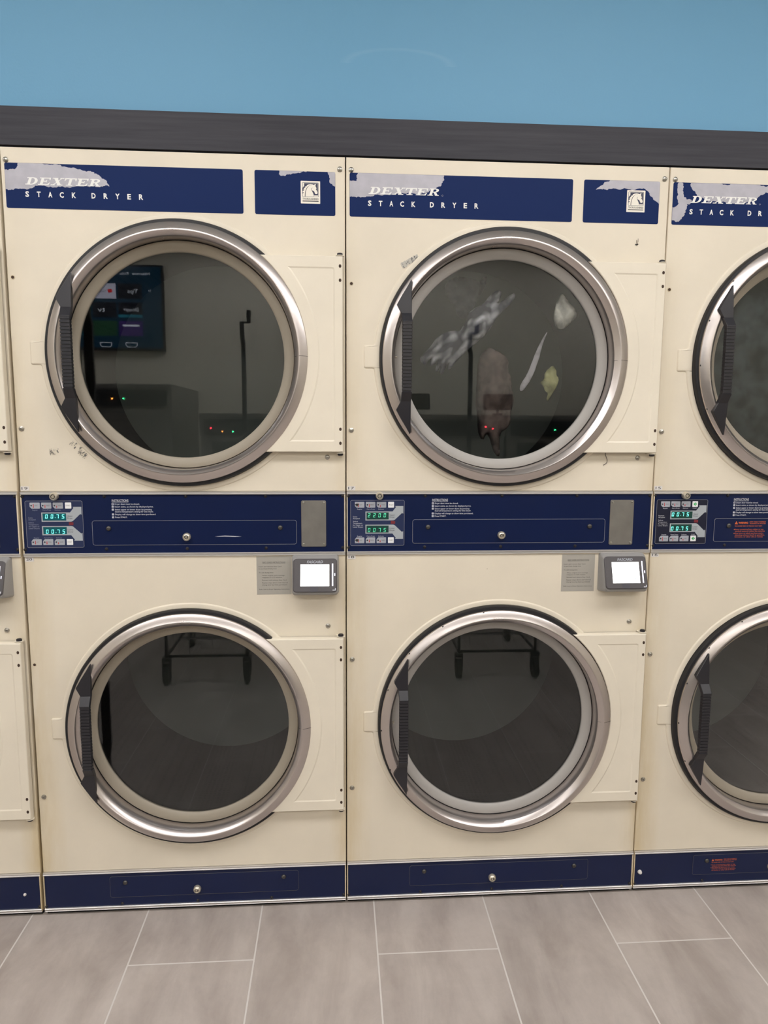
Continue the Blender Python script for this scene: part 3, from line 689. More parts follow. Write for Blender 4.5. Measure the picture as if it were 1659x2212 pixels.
LABELS = {
 21: 'beige stacked dryer cut off by the left edge, only its hinge side showing',
 19: 'beige stacked dryer numbered 19 and 20, empty drums, a television mirrored in its upper door',
 17: 'beige stacked dryer numbered 17 and 18, clothes tumbling behind its upper door',
 15: 'beige stacked dryer numbered 15 and 16, orange warning print, cut off at right',
}
def build_dryer(num, x0):
    T = thing('stack_dryer', (x0+.4, 0, 0), LABELS[num], 'dryer', 'row of beige stacked dryers')
    O = (-.4, 0, B)
    def part(name, key, fn, parent=None, off=(0, 0, 0), label=None):
        me = cached(key, fn)
        if parent is None: return put(name, me, T, (O[0]+off[0], O[1]+off[1], O[2]+off[2]), label)
        return put(name, me, parent, off, label)
    part('cabinet', 'cabinet', cabinet)
    part('front_panel', 'upper_front_panel', lambda: front_panel(1.1180, 1.9196, ZU), label='upper beige front panel')
    part('front_panel', 'lower_front_panel', lambda: front_panel(.1095, .9555, ZL), label='lower beige front panel')
    [part('levelling_foot', 'levelling_foot', foot, None, (fx, fy, 0)) for fx in (.08, .72) for fy in (.12, .95)]; part('gap_shade_strip', 'gap_shade_strip', gap_shade)
    for up, cz in ((1, ZU), (0, ZL)):
        d = part('drum', 'drum%d' % up, lambda: drum_at(cz)); part('drum_back', 'drumback%d' % up, lambda: drumback_at(cz), d)
        ox, oz = (-.0025, -.0015) if num == 17 else (0, 0)
        wx = -.0035 if num == 17 else 0
        D = put('door', cached('door_bezel%d' % (num == 17), lambda: bezel(wx)), T, (O[0]+DX+ox, 0, O[2]+cz+oz), ('upper' if up else 'lower')+' round door with brushed metal rim')
        g_ = 'gasket_old' if num in (19, 15, 21) else 'gasket'
        put('window_gasket', cached('gasket_'+g_, gasket(g_)), D, (wx, 0, 0)); put('door_seal', cached('door_seal', seal), D, (-ox, 0, -oz)); put('window_glass', cached('window_glass', glass), D, (wx, 0, 0))
        put('door_handle', cached('door_handle', handle), D, (0, 0, 0), 'black ribbed handle')
        if num != 19 and num != 21:
            b = MB(); b.revolve([(.0028, 0), (.0028, -.006), (.0018, -.0085), (.0001, -.009)], 0, 0, 'lock', 14); CACHE.setdefault('latch_pin', b.mesh('latch_pin'))
            put('latch_pin', CACHE['latch_pin'], D, (-.2735, -.006, .004))
        if num == 15 or (num == 17 and not up):
            for da in range(6):
                a = math.radians(98+da*21); bb = MB(); bb.dome(0, 0, .0026, .0010, 0, 'black'); CACHE.setdefault('rivet_hole', bb.mesh('rivet_hole'))
                put('rivet_hole', CACHE['rivet_hole'], D, (.3052*cos(a), -.0240, .3052*sin(a)))
        put('hinge_plate', cached('hinge_plate', hinge_plate), D, (-ox, 0, .003-oz)); put('hinge_pin', cached('hinge_pin_top', hinge_pin(1)), D, (-ox, 0, .003-oz)); put('hinge_pin', cached('hinge_pin_low', hinge_pin(-1)), D, (-ox, 0, .003-oz))
    # badges
    bd = part('name_badge', 'badge_left', badge(*BL_[:2]), label='long navy name badge')
    bs = part('emblem_badge', 'badge_right', badge(*BR_[:2]), label='short navy badge with horse emblem')
    put('lettering', cached('badge_print%d' % (num != 19), badge_print(num != 19)), bd); put('horse_emblem', cached('horse_emblem', emblem), bs)
    for k, (w, p) in enumerate(PATCH.get(num, [])):
        b = MB(); bx = (BL_, BR_)[w]; b.flat(ragged(p, (bx[0]+.0004, bx[1]-.0004, bx[2]+.0004, bx[3]-.0004), seed=num*10+k), -.0008, 'patch')
        put('worn_patch', b.mesh('worn_patch', 0), (bd, bs)[w], label='silver patch worn through the navy')
    # middle strip
    CP = part('control_panel', 'control_panel', blue(.9630, 1.1106), label='navy control strip between the two doors')
    part('metal_trim', 'trim_mid_top', lambda: trim(1.1103, 1.1182)); part('metal_trim', 'trim_mid_low', lambda: trim(.9553, .9636, True))
    part('metal_trim', 'trim_base_top', lambda: trim(.1019, .1096)); part('metal_trim', 'trim_base_low', lambda: trim(.0, .0085, True))
    kind = {19: 'a', 17: 'b', 15: 'c', 21: 'a'}[num]
    part('keypad', 'keypad%d' % (num == 15), lambda: keypad('keypad15' if num == 15 else 'keypad'), CP); part('arrow_graphic', 'arrow_up', arrow(True), CP); part('arrow_graphic', 'arrow_down', arrow(False), CP)
    part('keypad_lettering', 'kp_'+kind, keypad_print(kind), CP)
    for up in (True, False):
        dg = {19: '0075', 21: '0075', 15: '0075', 17: '2200' if up else '0075'}[num]
        x0_ = {19: .0582, 21: .0582, 15: .0528, 17: .0555}[num]
        wm, sm = ('window17', 'seg17') if num == 17 else (('window', 'seg') if num != 15 else ('window17', 'seg'))
        part('display', 'display_%d_%d' % (num, up), display(up, dg, wm, sm, x0_, num != 17), CP, label='%s display reading %s' % ('upper' if up else 'lower', {'0075': '00.75', '2200': '2200'}[dg] if num != 17 else dg))
        words = ('HIGH', 'MED', 'LOW') if num == 15 else ('HOT', 'MED.', 'WARM')
        for w, lv, xx in zip(words, (1, .75, .5), (.0224, .0501, .0779)):
            worn = num == 17 and w == 'HOT'
            part('temperature_key', 'key_%s_%d_%d' % (w, up, worn), tempkey(w, lv, up, worn), CP, (xx, 0, 1.0760 if up else .9848), label='worn grey key' if worn else None)
        sk = 'diamond' if num == 15 else ('worn' if (num == 17 and up) else 'plain')
        part('start_key', 'start_'+sk, startkey(sk), CP, (.1071, 0, 1.0760 if up else .9848))
    part('lettering', 'instructions', instructions, CP)
    for x in (.0055, .2022, .4005, .5975, .7918):
        for z in (1.1062, .9738): part('screw', 'black_screw', screw('blackscrew', .0036), CP, (x, -.0005, z))
    part('lock', 'tube_lock', lock, CP, (.0848, -.003, 1.1070))
    cd = part('coin_door', 'coin_door', coin_door(.1700, .6750, .9832, 1.0454, True), label='long navy coin door')
    for x in (.2100, .6338): put('rivet', cached('rivet', rivet), cd, (x, -.0016, 1.0260))
    put('lock', cached('flat_lock', flatlock), cd, (.4010, -.0016, 1.0040))
    part('cover_plate', 'cover_plate', coverplate)
    # base strip
    bp_ = part('base_panel', 'base_panel', blue(.0070, .1030), label='navy strip along the foot of the dryer')
    bdz = part('base_door', 'base_door', coin_door(.1720, .6700, .0320, .0915, num == 15))
    for x in (.2120, .6305): put('rivet', cached('rivet', rivet), bdz, (x, -.0016, .0738), 'dull grey rivet')
    put('lock', cached('flat_lock', flatlock), bdz, (.4005, -.0016, .0492))
    for x in (.0055, .2022, .4005, .5975, .7918):
        put('screw', cached('black_screw', screw('blackscrew', .0036)), bp_, (x, -.0005, .0140))
    if num == 15:
        put('lettering', cached('warning', warning(1.0265)), cd, (0, 0, 0), 'orange warning print'); put('lettering', cached('warning2', warning(.0690, True)), bdz, (0, 0, 0), 'orange warning print')
        b = MB(); b.dome(0, 0, .0058, .008, 0, 'sticker'); put('button', b.mesh('button'), bp_, (.0195, -.0006, .0475), 'white round button')
    if num == 21:
        b = MB(); b.dome(0, 0, .0040, .004, 0, 'sticker'); put('button', b.mesh('button'), bp_, (.7560, -.0006, .0500), 'small white button')
    # fasteners in the beige front
    scr = [(.0136, 1.8905), (.7865, 1.8910), (.0135, 1.2715), (.7535, 1.2042), (.7530, .7685), (.0150, .3214)]
    if num != 19: scr.append((.0155, .6775))
    for x, z in scr: part('screw', 'zinc_screw', screw('zinc'), None, (x, -.0002, z))
    part('screw_hole', 'screw_hole', hollow, None, (.0140, -.0003, 1.6270))
    if num == 19: part('screw_hole', 'screw_hole', hollow, None, (.0114, -.0003, .6773))
    if num in (15, 17, 19):
        part('number_sticker', 'st%d' % num, sticker(str(num), .0028, 1.1202), label='white sticker reading %d' % num)
        part('number_sticker', 'st%d' % (num+1), sticker(str(num+1), .0035, .9434), label='white sticker reading %d' % (num+1))
    # scuffs with a shape of their own
    def scuff(cx, cz, w, h, ang, seed, m='rivet', k=14):
        rnd = random.Random(seed); b = MB(); ca, sa = cos(ang), sin(ang)
        for _ in range(k):
            u, v = rnd.uniform(-w/2, w/2), rnd.uniform(-h/2, h/2); l_, t = rnd.uniform(.1, .32)*h*2.2, rnd.uniform(.0003, .0009); a = rnd.gauss(0, .5)
            p = [(u-t, v-l_*.5), (u+t, v-l_*.4), (u+t*1.2+l_*sin(a)*.3, v+l_*.5), (u-t*.4+l_*sin(a)*.3, v+l_*.35)]
            b.flat([(cx+x*ca-z*sa, cz+x*sa+z*ca) for x, z in p], -.0012-.00001*_, m)
        o = part('scuff_mark', 'scuff%d_%d' % (num, seed), lambda: b, label='dark scraped mark')
    if num == 19:
        scuff(.088, 1.216, .022, .013, .2, 1, 'greyprint', 16); scuff(.147, 1.222, .050, .013, -.85, 2, 'greyprint', 34)
        b = MB(); b.flat([(.470, 1.0040), (.495, 1.0062), (.520, 1.0050), (.537, 1.0038), (.520, 1.0032), (.492, 1.0042)], -.0019, 'print'); put('scuff_mark', b.mesh('scratch', 0), cd, (0, 0, 0), 'pale scratch')
    if num == 17:
        scuff(.157, 1.682, .040, .010, .50, 3, 'greyprint', 30); bb = MB(); bb.flat([(.157+x*cos(.5)-z*sin(.5), 1.682+x*sin(.5)+z*cos(.5)) for x, z in ragged([(-.023, -.0065), (.023, -.0060), (.0235, .0065), (-.0225, .0060)], (-.03, .03, -.02, .02), .0012, 5, 5)], -.0009, 'label'); part('tape_scrap', 'tape_scrap', lambda: bb, label='scrap of grey adhesive'); scuff(.7245, 1.739, .006, .016, .2, 4, 'hole', 5)
        b = MB(); b.slab([(.7195, 1.7330), (.7250, 1.7318), (.7285, 1.7345), (.7265, 1.7362), (.7205, 1.7352)], -.0006, 0, 'black'); part('paint_chip', 'chip17', lambda: b)
    return T
DRY = [build_dryer(21, -1.6-.004), build_dryer(19, -.8), build_dryer(17, 0), build_dryer(15, .8)]

# ------------------------------------------------------------------ card readers and paper labels stuck on the dryers
def reader_pieces(blue_):
    zt, zb, yt, yb_ = .9490, .8690, -.022, -.048
    def F(x, t, off=0):
        d = Vector((0, yb_-yt, zb-zt)); n = Vector((0, -1, 0)).normalized(); nrm = Vector((0, -(zt-zb), (yt-yb_)*-1)).normalized() if False else Vector((0, -(zt-zb), -(yt-yb_))).normalized()
        nrm = Vector((0, d.z, -d.y)).normalized()
        if nrm.y > 0: nrm = -nrm
        p = Vector((x, yt, zt)) + d*t + nrm*off; return tuple(p)
    case = MB()
    lo = []
    for (x0, x1, z0, z1, y0, y1, r) in ((.662, .7815, .8540, .9555, 0, 0, .006), (.6625, .7810, .8550, .9552, -.008, -.010, .007), (.6640, .7795, .8600, .9530, -.018, -.040, .008), (.6665, .7772, .8650, .9505, -.0215, -.0465, .008)):
        p = rr(x0, x1, z0, z1, r, 5); lo.append([(a, y0+(y1-y0)*(z1-c)/(z1-z0), c) for a, c in p])
    case.strip(lo, 'case'); case.add(lo[-1], [tuple(range(len(lo[-1])))], 'case')
    fr_ = MB(); p = rr(0, 1, 0, 1, .085, 6)
    W_ = .110; X0 = .6670
    def face(p, o): return [F(X0+a*W_, 1-c, o) for a, c in p]
    def squ(p): return [(a, c) for a, c in p]
    l1 = face(p, -.001); l2 = face(p, .0022); q = inset(ccw(p), .02); l3 = face(q, .0034)
    l1, l2 = face(ccw(p), -.001), face(ccw(p), .0022)
    fr_.strip([l1, l2, l3], 'bez'); fr_.add(l3, [tuple(range(len(l3)))], 'bez')
    def rect(mb_, x0, x1, t0, t1, o, m): mb_.add([F(x0, t1, o), F(x1, t1, o), F(x1, t0, o), F(x0, t0, o)], [(0, 1, 2, 3)], m)
    sc = MB(); rect(sc, .6853, .7572, .175, .825, .0037, 'screenblue' if blue_ else 'screen')
    if not blue_:
        t = MB(); t.text('VISA', 0, .010, 0, .0035, 0, 'visa')
        sc.add([F(.712+v[0], .725-v[2]/.084, .0039) for v in t.v], t.f, 'visa')
        rect(sc, .7425, .7475, .665, .725, .0039, 'visa')
    sl = MB(); rect(sl, .7640, .7672, .15, .82, .0037, 'slot'); rect(sl, .7700, .7722, .44, .52, .0037, 'slot')
    tx = MB(); t = MB(); t.text('FASCARD', 0, .0400, 0, .0062, 0, 'silverkey', .25, .02); tx.add([F(.7010+v[0], .135-v[2]/.084, .0037) for v in t.v], t.f, 'silverkey')
    tb_ = MB(); rect(tb_, .7095, .7285, .845, .985, .0038, 'tab')
    ck = MB()
    for a, c, d, e in ((.7655, .7735, .93, .955), (.7715, .7738, .885, .95)): rect(ck, a, c, d, e, .0037, 'print')
    return case, fr_, sc, sl, tx, tb_, ck
def reader(x0, label, blue_=False, rot=0):
    k = 'reader%d' % blue_
    if k not in CACHE: CACHE[k] = [m_.mesh(n_, 30) for m_, n_ in zip(reader_pieces(blue_), ('reader_case', 'reader_bezel', 'reader_screen', 'reader_slot', 'reader_text', 'reader_tab', 'reader_check'))]
    T = thing('card_reader', (x0+.72, 0, .905+B), label, 'card reader', 'card readers mounted on the dryers')
    T.rotation_euler = (0, rot, 0)
    off = (-.72, -.0002, -.905)
    c, f, s_, sl, tx, tb_, ck = CACHE[k]
    put('case', c, T, off); fz = put('face_frame', f, T, off, 'black face frame')
    put('screen', s_, T, off, 'lit screen'); put('slot_light', sl, T, off)
    for n_, m_ in (('lettering', tx), ('swipe_tab', tb_), ('check_mark', ck)): put(n_, m_, fz)
reader(-1.6-.010, 'grey card reader with a bluish screen, cut off by the left edge of the photo', True)
reader(-.8, 'grey card reader with a glowing white screen on the dryer numbered 20')
reader(0, 'grey card reader with a glowing white screen on the dryer numbered 18')
def paper_mesh():
    b = MB(); b.slab([(-.0440, -.0495), (.0440, -.0495), (.0440, .0495), (-.0440, .0495)], -.0005, 0, 'label')
    X = lambda v: v-.6165; Z = lambda v: v-.9025
    b.text('EASY CARD INSTRUCTIONS', X(.5880), X(.6450), Z(.9348), .0038, -.0008, 'greyprint'); b.box(X(.5880), X(.6450), -.0008, -.0006, Z(.9336), Z(.9340), 'greyprint')
    for w, a, c, z in (('Insert and remove Easy Card', .5778, .6350, .9245), ('to purchase drying time.', .5778, .6240, .9190), ('To add drying time:', .5782, .6150, .9090), ('When original store message', .5865, .6430, .9013), ('reappears in LCD window.', .5865, .6370, .8962),
                       ('Reinsert and remove Easy Card.', .5863, .6490, .8893), ('Repeat steps above until desired', .5862, .6510, .8822), ('drying time has been purchased.', .5862, .6500, .8768), ('Refer now to Dryer Operation Instructions.', .5782, .6560, .8655)):
        b.text(w, X(a), X(c), Z(z), .0026, -.0008, 'greyprint')
    return b.mesh('paper_label', 0)
pm = paper_mesh()
for cx, lab in ((-.8+.6165, 'silver instruction label with small print on the dryer numbered 20, left of its card reader'), (.6085, 'silver instruction label with small print on the dryer numbered 18, left of its card reader')):
    thing('instruction_label', (cx, -.0001, .9025+B), lab, 'label', 'instruction labels beside the card readers', pm)
b = MB(); b.tube([(.6640, -.012, 1.2215), (.6655, -.006, 1.2130), (.6690, -.004, 1.2060), (.6725, -.003, 1.1990), (.6722, -.003, 1.1925), (.6680, -.003, 1.1880), (.6620, -.003, 1.1850)], .0007, 'black', 6)
thing('thread', (0, 0, B), 'loose black thread hanging below the upper door plate of the dryer numbered 17', 'thread', None, b.mesh('thread'))

# ------------------------------------------------------------------ laundry in the drums
def cloth(name, poly, y, col, label, cat, amp=.03, seed=1, scale=9, cells=26, checker=None, th=.003, group=None):
    xs = [p[0] for p in poly]; zs = [p[1] for p in poly]; x0, x1, z0, z1 = min(xs), max(xs), min(zs), max(zs)
    poly = ccw(poly)
    # round off the outline
    q = poly
    for _ in range(1):
        o = []
        for i in range(len(q)):
            a, c = q[i], q[(i+1) % len(q)]; o += [(a[0]*.75+c[0]*.25, a[1]*.75+c[1]*.25), (a[0]*.25+c[0]*.75, a[1]*.25+c[1]*.75)]
        q = o
    def ins(pt):
        c = False
        for i in range(len(q)):
            a, d = q[i], q[i-1]
            if (a[1] > pt[1]) != (d[1] > pt[1]) and pt[0] < (d[0]-a[0])*(pt[1]-a[1])/(d[1]-a[1])+a[0]: c = not c
        return c
    st_ = max(x1-x0, z1-z0)/cells; pts = [Vector(p) for p in q]; n = len(q); u = x0
    while u < x1:
        w = z0
        while w < z1:
            if ins((u, w)) and min((u-a)**2+(w-c)**2 for a, c in q) > (st_*.5)**2: pts.append(Vector((u, w)))
            w += st_
        u += st_
    r = geometry.delaunay_2d_cdt(pts, [(i, (i+1) % n) for i in range(n)], [], 1, 1e-7)
    cx, cz = sum(xs)/len(xs), sum(zs)/len(zs)
    vs = []
    for v in r[0]:
        e = min(sqrt((v.x-a)**2+(v.y-c)**2) for a, c in q)
        d = noise.fractal(Vector((v.x*scale, v.y*scale, seed*3.7)), 1.0, 2.2, 4)
        fold = abs(noise.noise(Vector((v.x*scale*1.7+seed, v.y*scale*.8, 2.2))))
        vs.append((v.x, y - amp*d - amp*1.3*fold + amp*1.2*math.exp(-e/.02), v.y))
    me = bpy.data.meshes.new(name); me.from_pydata(vs, [], [tuple(f) for f in r[2]])
    me.polygons.foreach_set('use_smooth', [True]*len(me.polygons))
    m = mat(name+'_fabric', col, .85, spec=.15)
    tcx = N(m, 'ShaderNodeTexCoord'); bsdf = m.node_tree.nodes['Principled BSDF']
    nn = N(m, 'ShaderNodeTexNoise', Scale=22.0, Detail=5.0); L(m, tcx.outputs['Object'], nn.inputs['Vector'])
    c_ = mixc(m, ramp(m, nn.outputs[0], [(.4, 0), (.65, 1)]), lin(col), lin(tuple(v*.72 for v in col)))
    if checker:
        mp_ = N(m, 'ShaderNodeMapping'); mp_.inputs['Rotation'].default_value = (0, .75, 0); L(m, tcx.outputs['Object'], mp_.inputs[0])
        ds = N(m, 'ShaderNodeTexNoise', Scale=14.0, Detail=3.0); L(m, tcx.outputs['Object'], ds.inputs['Vector'])
        ad = N(m, 'ShaderNodeVectorMath', operation='MULTIPLY_ADD'); L(m, ds.outputs['Color'], ad.inputs[0]); ad.inputs[1].default_value = (.03, .03, .03); L(m, mp_.outputs[0], ad.inputs[2])
        sm = N(m, 'ShaderNodeVectorMath', operation='MULTIPLY'); L(m, ad.outputs[0], sm.inputs[0]); sm.inputs[1].default_value = (.55, 1, 1.25)
        vo = N(m, 'ShaderNodeTexVoronoi', Scale=44.0, Randomness=.8, feature='SMOOTH_F1'); L(m, sm.outputs[0], vo.inputs['Vector'])
        c_ = mixc(m, ramp(m, vo.outputs['Distance'], [(.12, 0), (.52, 1)]), c_, lin(checker))
    L(m, c_, bsdf.inputs['Base Color']); me.materials.append(m)
    o = thing(name, (0, 0, B), label, cat, group, me)
    md_ = o.modifiers.new('thickness', 'SOLIDIFY'); md_.thickness = th; md_.offset = 0
    return o
G = 'laundry tumbling behind the glass of the dryer numbered 17'
cloth('checked_shirt', [(0.2008, 1.4513), (0.1975, 1.4605), (0.2084, 1.4729), (0.2209, 1.4854), (0.2318, 1.4978), (0.241, 1.5132), (0.2629, 1.5273), (0.285, 1.5322), (0.3024, 1.5294), (0.3131, 1.5479), (0.3221, 1.5755), (0.3407, 1.591), (0.3627, 1.6005), (0.3781, 1.619), (0.3966, 1.639), (0.4124, 1.6377), (0.4113, 1.6226), (0.3991, 1.6026), (0.4195, 1.6136), (0.4428, 1.6322), (0.4484, 1.6232), (0.4325, 1.6016), (0.4107, 1.583), (0.3953, 1.5644), (0.3862, 1.5459), (0.3708, 1.5273), (0.3521, 1.5086), (0.3333, 1.4929), (0.3146, 1.4742), (0.2959, 1.4554), (0.2772, 1.4314), (0.2714, 1.4341), (0.2784, 1.4552), (0.2675, 1.4427), (0.2599, 1.421), (0.2488, 1.4184), (0.2532, 1.4426), (0.2439, 1.4254), (0.2385, 1.4285), (0.2466, 1.4549), (0.2326, 1.4423), (0.223, 1.4422), (0.2322, 1.464), (0.2197, 1.4576), (0.212, 1.4421)], 0.09, (232, 232, 238), 'grey and white checked shirt flung across the dryer numbered 17', 'shirt', .022, 3, 10, 40, (70, 72, 84), group=G)
cloth('white_cloth', [(0.5625, 1.6282), (0.571, 1.6118), (0.581, 1.5999), (0.6042, 1.576), (0.6037, 1.5654), (0.586, 1.5544), (0.5739, 1.5375), (0.5644, 1.5353), (0.5515, 1.5402), (0.5428, 1.5599), (0.5438, 1.5781), (0.5552, 1.6115)], 0.065, (244, 241, 230), 'small crumpled white cloth, uppermost piece at right behind the glass numbered 17', 'cloth', .022, 5, 14, group=G)
cloth('pale_strap', [(0.5265, 1.531), (0.5206, 1.5163), (0.5075, 1.4826), (0.5007, 1.4489), (0.4891, 1.4134), (0.4725, 1.387), (0.4639, 1.3752), (0.4562, 1.377), (0.4595, 1.3931), (0.4747, 1.4179), (0.4849, 1.4456), (0.495, 1.4764), (0.5129, 1.5101)], 0.06, (215, 212, 218), 'long thin pale strap hanging diagonally behind the glass numbered 17', 'strap', .006, 7, 14, 40, group=G)
cloth('yellow_sock', [(0.5423, 1.4436), (0.5539, 1.4314), (0.5561, 1.4175), (0.5643, 1.4114), (0.5572, 1.388), (0.5451, 1.3661), (0.5344, 1.3498), (0.5288, 1.3551), (0.5359, 1.3707), (0.5238, 1.3768), (0.5224, 1.3893), (0.5144, 1.3985), (0.5244, 1.4048), (0.5253, 1.4249)], 0.065, (205, 205, 150), 'small yellow-green sock below the white cloth behind the glass numbered 17', 'sock', .012, 9, 22, group=G)
cloth('beige_towel', [(0.376, 1.4863), (0.3954, 1.4977), (0.4187, 1.4868), (0.4423, 1.468), (0.4463, 1.4425), (0.4574, 1.4009), (0.4598, 1.3751), (0.4696, 1.3493), (0.4635, 1.3297), (0.4629, 1.3037), (0.4575, 1.2808), (0.4346, 1.2643), (0.4316, 1.2282), (0.4381, 1.1985), (0.4229, 1.2018), (0.4085, 1.2413), (0.3945, 1.2674), (0.3818, 1.2412), (0.371, 1.2738), (0.3734, 1.3162), (0.3626, 1.3517), (0.3667, 1.3904), (0.3708, 1.4289), (0.3668, 1.4576)], 0.14, (128, 112, 106), 'beige pink towel hanging in the middle behind the glass numbered 17', 'towel', .045, 11, 8, 34, group=G)
cloth('grey_shirt', [(0.2732, 1.6597), (0.2859, 1.6819), (0.3151, 1.695), (0.3448, 1.6862), (0.3713, 1.6773), (0.3937, 1.7028), (0.3929, 1.6682), (0.3689, 1.6362), (0.3532, 1.6043), (0.3339, 1.577), (0.314, 1.5814), (0.3036, 1.613), (0.2835, 1.6347)], 0.17, (84, 86, 92), 'dark grey shirt high on the left behind the glass numbered 17', 'shirt', .04, 13, 9, 34, group=G)
circ = [(1.2+.27*cos(2*pi*k/20), 1.445+.27*sin(2*pi*k/20)) for k in range(20)]
cloth('grey_blanket', circ, .12, (88, 98, 100), 'grey-green blanket filling the drum behind the glass numbered 15', 'blanket', .05, 17, 5, 44)

# ------------------------------------------------------------------ what stands across the aisle (seen mirrored in the door glass)
M['washer'] = mat('washer_steel', (150, 148, 142), .45, .4); M['wpanel'] = mat('washer_panel', (38, 40, 46), .4); M['wring'] = mat('washer_ring', (120, 118, 114), .3, .9)
M['wglass'] = mat('washer_glass', (20, 22, 26), .08)
M['led_r'] = mat('red_led', (255, 40, 60), .5, emit=40); M['led_g'] = mat('green_led', (60, 255, 150), .5, emit=30); M['led_o'] = mat('amber_led', (255, 150, 60), .5, emit=30)
def washer(x, w, h, depth, leds, label, small=True):
    T = thing('washing_machine', (x+w/2, -3.0-depth/2, 0), label, 'washing machine', 'washing machines across the aisle')
    off = (-w/2, 0, 0); yf = depth/2
    def pp(name, mb_, parent=None): return put(name, mb_.mesh(name, 30), parent or T, off if parent is None else (0, 0, 0))
    b = MB(); b.box(.004, w-.004, -depth/2, yf, 0, h-.15, 'washer'); b.box(.0, w, -depth/2, yf+.01, h-.15, h-.03, 'washer'); b.box(-.0, w, -depth/2, yf+.02, h-.03, h, 'washer'); pp('body', b)
    b = MB(); b.box(.03, w-.03, yf+.01, yf+.022, h-.145, h-.04, 'wpanel'); cpn = pp('control_panel', b)
    for lx, lz, c in leds:
        b = MB(); b.box(w-lx-.0045, w-lx+.0045, yf+.022, yf+.028, lz-.0045, lz+.0045, 'led_'+c); pp('indicator_light', b, cpn)
    cx, cz = w/2, h*.46; R = w*.33; n = 48
    def rev(prof, m):
        b = MB(); b.strip([[(cx+r*cos(2*pi*i/n), yf+yy, cz+r*sin(2*pi*i/n)) for i in range(n)] for r, yy in prof], m); return b
    dr = pp('door', rev([(R, 0), (R, .035), (R*.9, .05), (R*.72, .045), (R*.70, .02)], 'wring')); pp('door_glass', rev([(R*.72, .03), (R*.4, .045), (.001, .05)], 'wglass'), dr)
    b = MB(); b.box(w*.12, w*.42, yf, yf+.012, h-.29, h-.19, 'wpanel'); pp('soap_drawer', b)
    return T
washer(-1.93, .80, 1.56, .9, [(.385, 1.463, 'o'), (.310, 1.464, 'g')], 'tallest washing machine across the aisle, below the television')
for k in range(5):
    x = -.95+.70*k; L_ = {0: [(.60, 1.262, 'r'), (.54, 1.243, 'o'), (.468, 1.243, 'g')], 2: [(.275, 1.285, 'r')], 3: []}.get(k, [(.3, 1.26, 'r')] if k == 4 else [])
    if k == 2: L_ = []
    # leds given from the right-hand end; convert from world x for the first and third machine
    def wl(xs, x=x): return [(.70-(q[0]-x), q[1], q[2]) for q in xs]
    leds = {0: wl([(-.862, 1.271, 'r'), (-.786, 1.249, 'o'), (-.716, 1.248, 'g')]), 2: wl([(1.012, 1.290, 'r'), (1.061, 1.278, 'r')])}.get(k, wl([(x+.35, 1.27, 'g')]))
    washer(x, .69, 1.37, .85, leds, ['washing machine right beside the tallest one', 'second of the low washing machines, counted from the tallest one', 'middle one of the low washing machines across the aisle', 'fourth of the low washing machines, counted from the tallest one', 'low washing machine farthest from the television'][k])
def monitor(x, label):
    T = thing('payment_terminal', (x, -3.06, 1.371), label, 'terminal', 'terminals on top of the washers')
    b = MB(); b.box(-.03, .03, -.03, .03, 0, .012, 'wpanel'); b.tube([(0, 0, .01), (0, 0, .05)], .01, 'wpanel'); put('stand', b.mesh('stand'), T)
    b = MB(); p = rr(-.10, .10, .035, .145, .01); b.slab(p, -.02, .02, 'wpanel', .003); b.box(-.088, .088, .0195, .021, .047, .133, 'wring'); put('screen', b.mesh('screen'), T)
monitor(.52, 'black terminal on the washers, nearer the television'); monitor(1.10, 'black terminal on the washers, farther from the television')
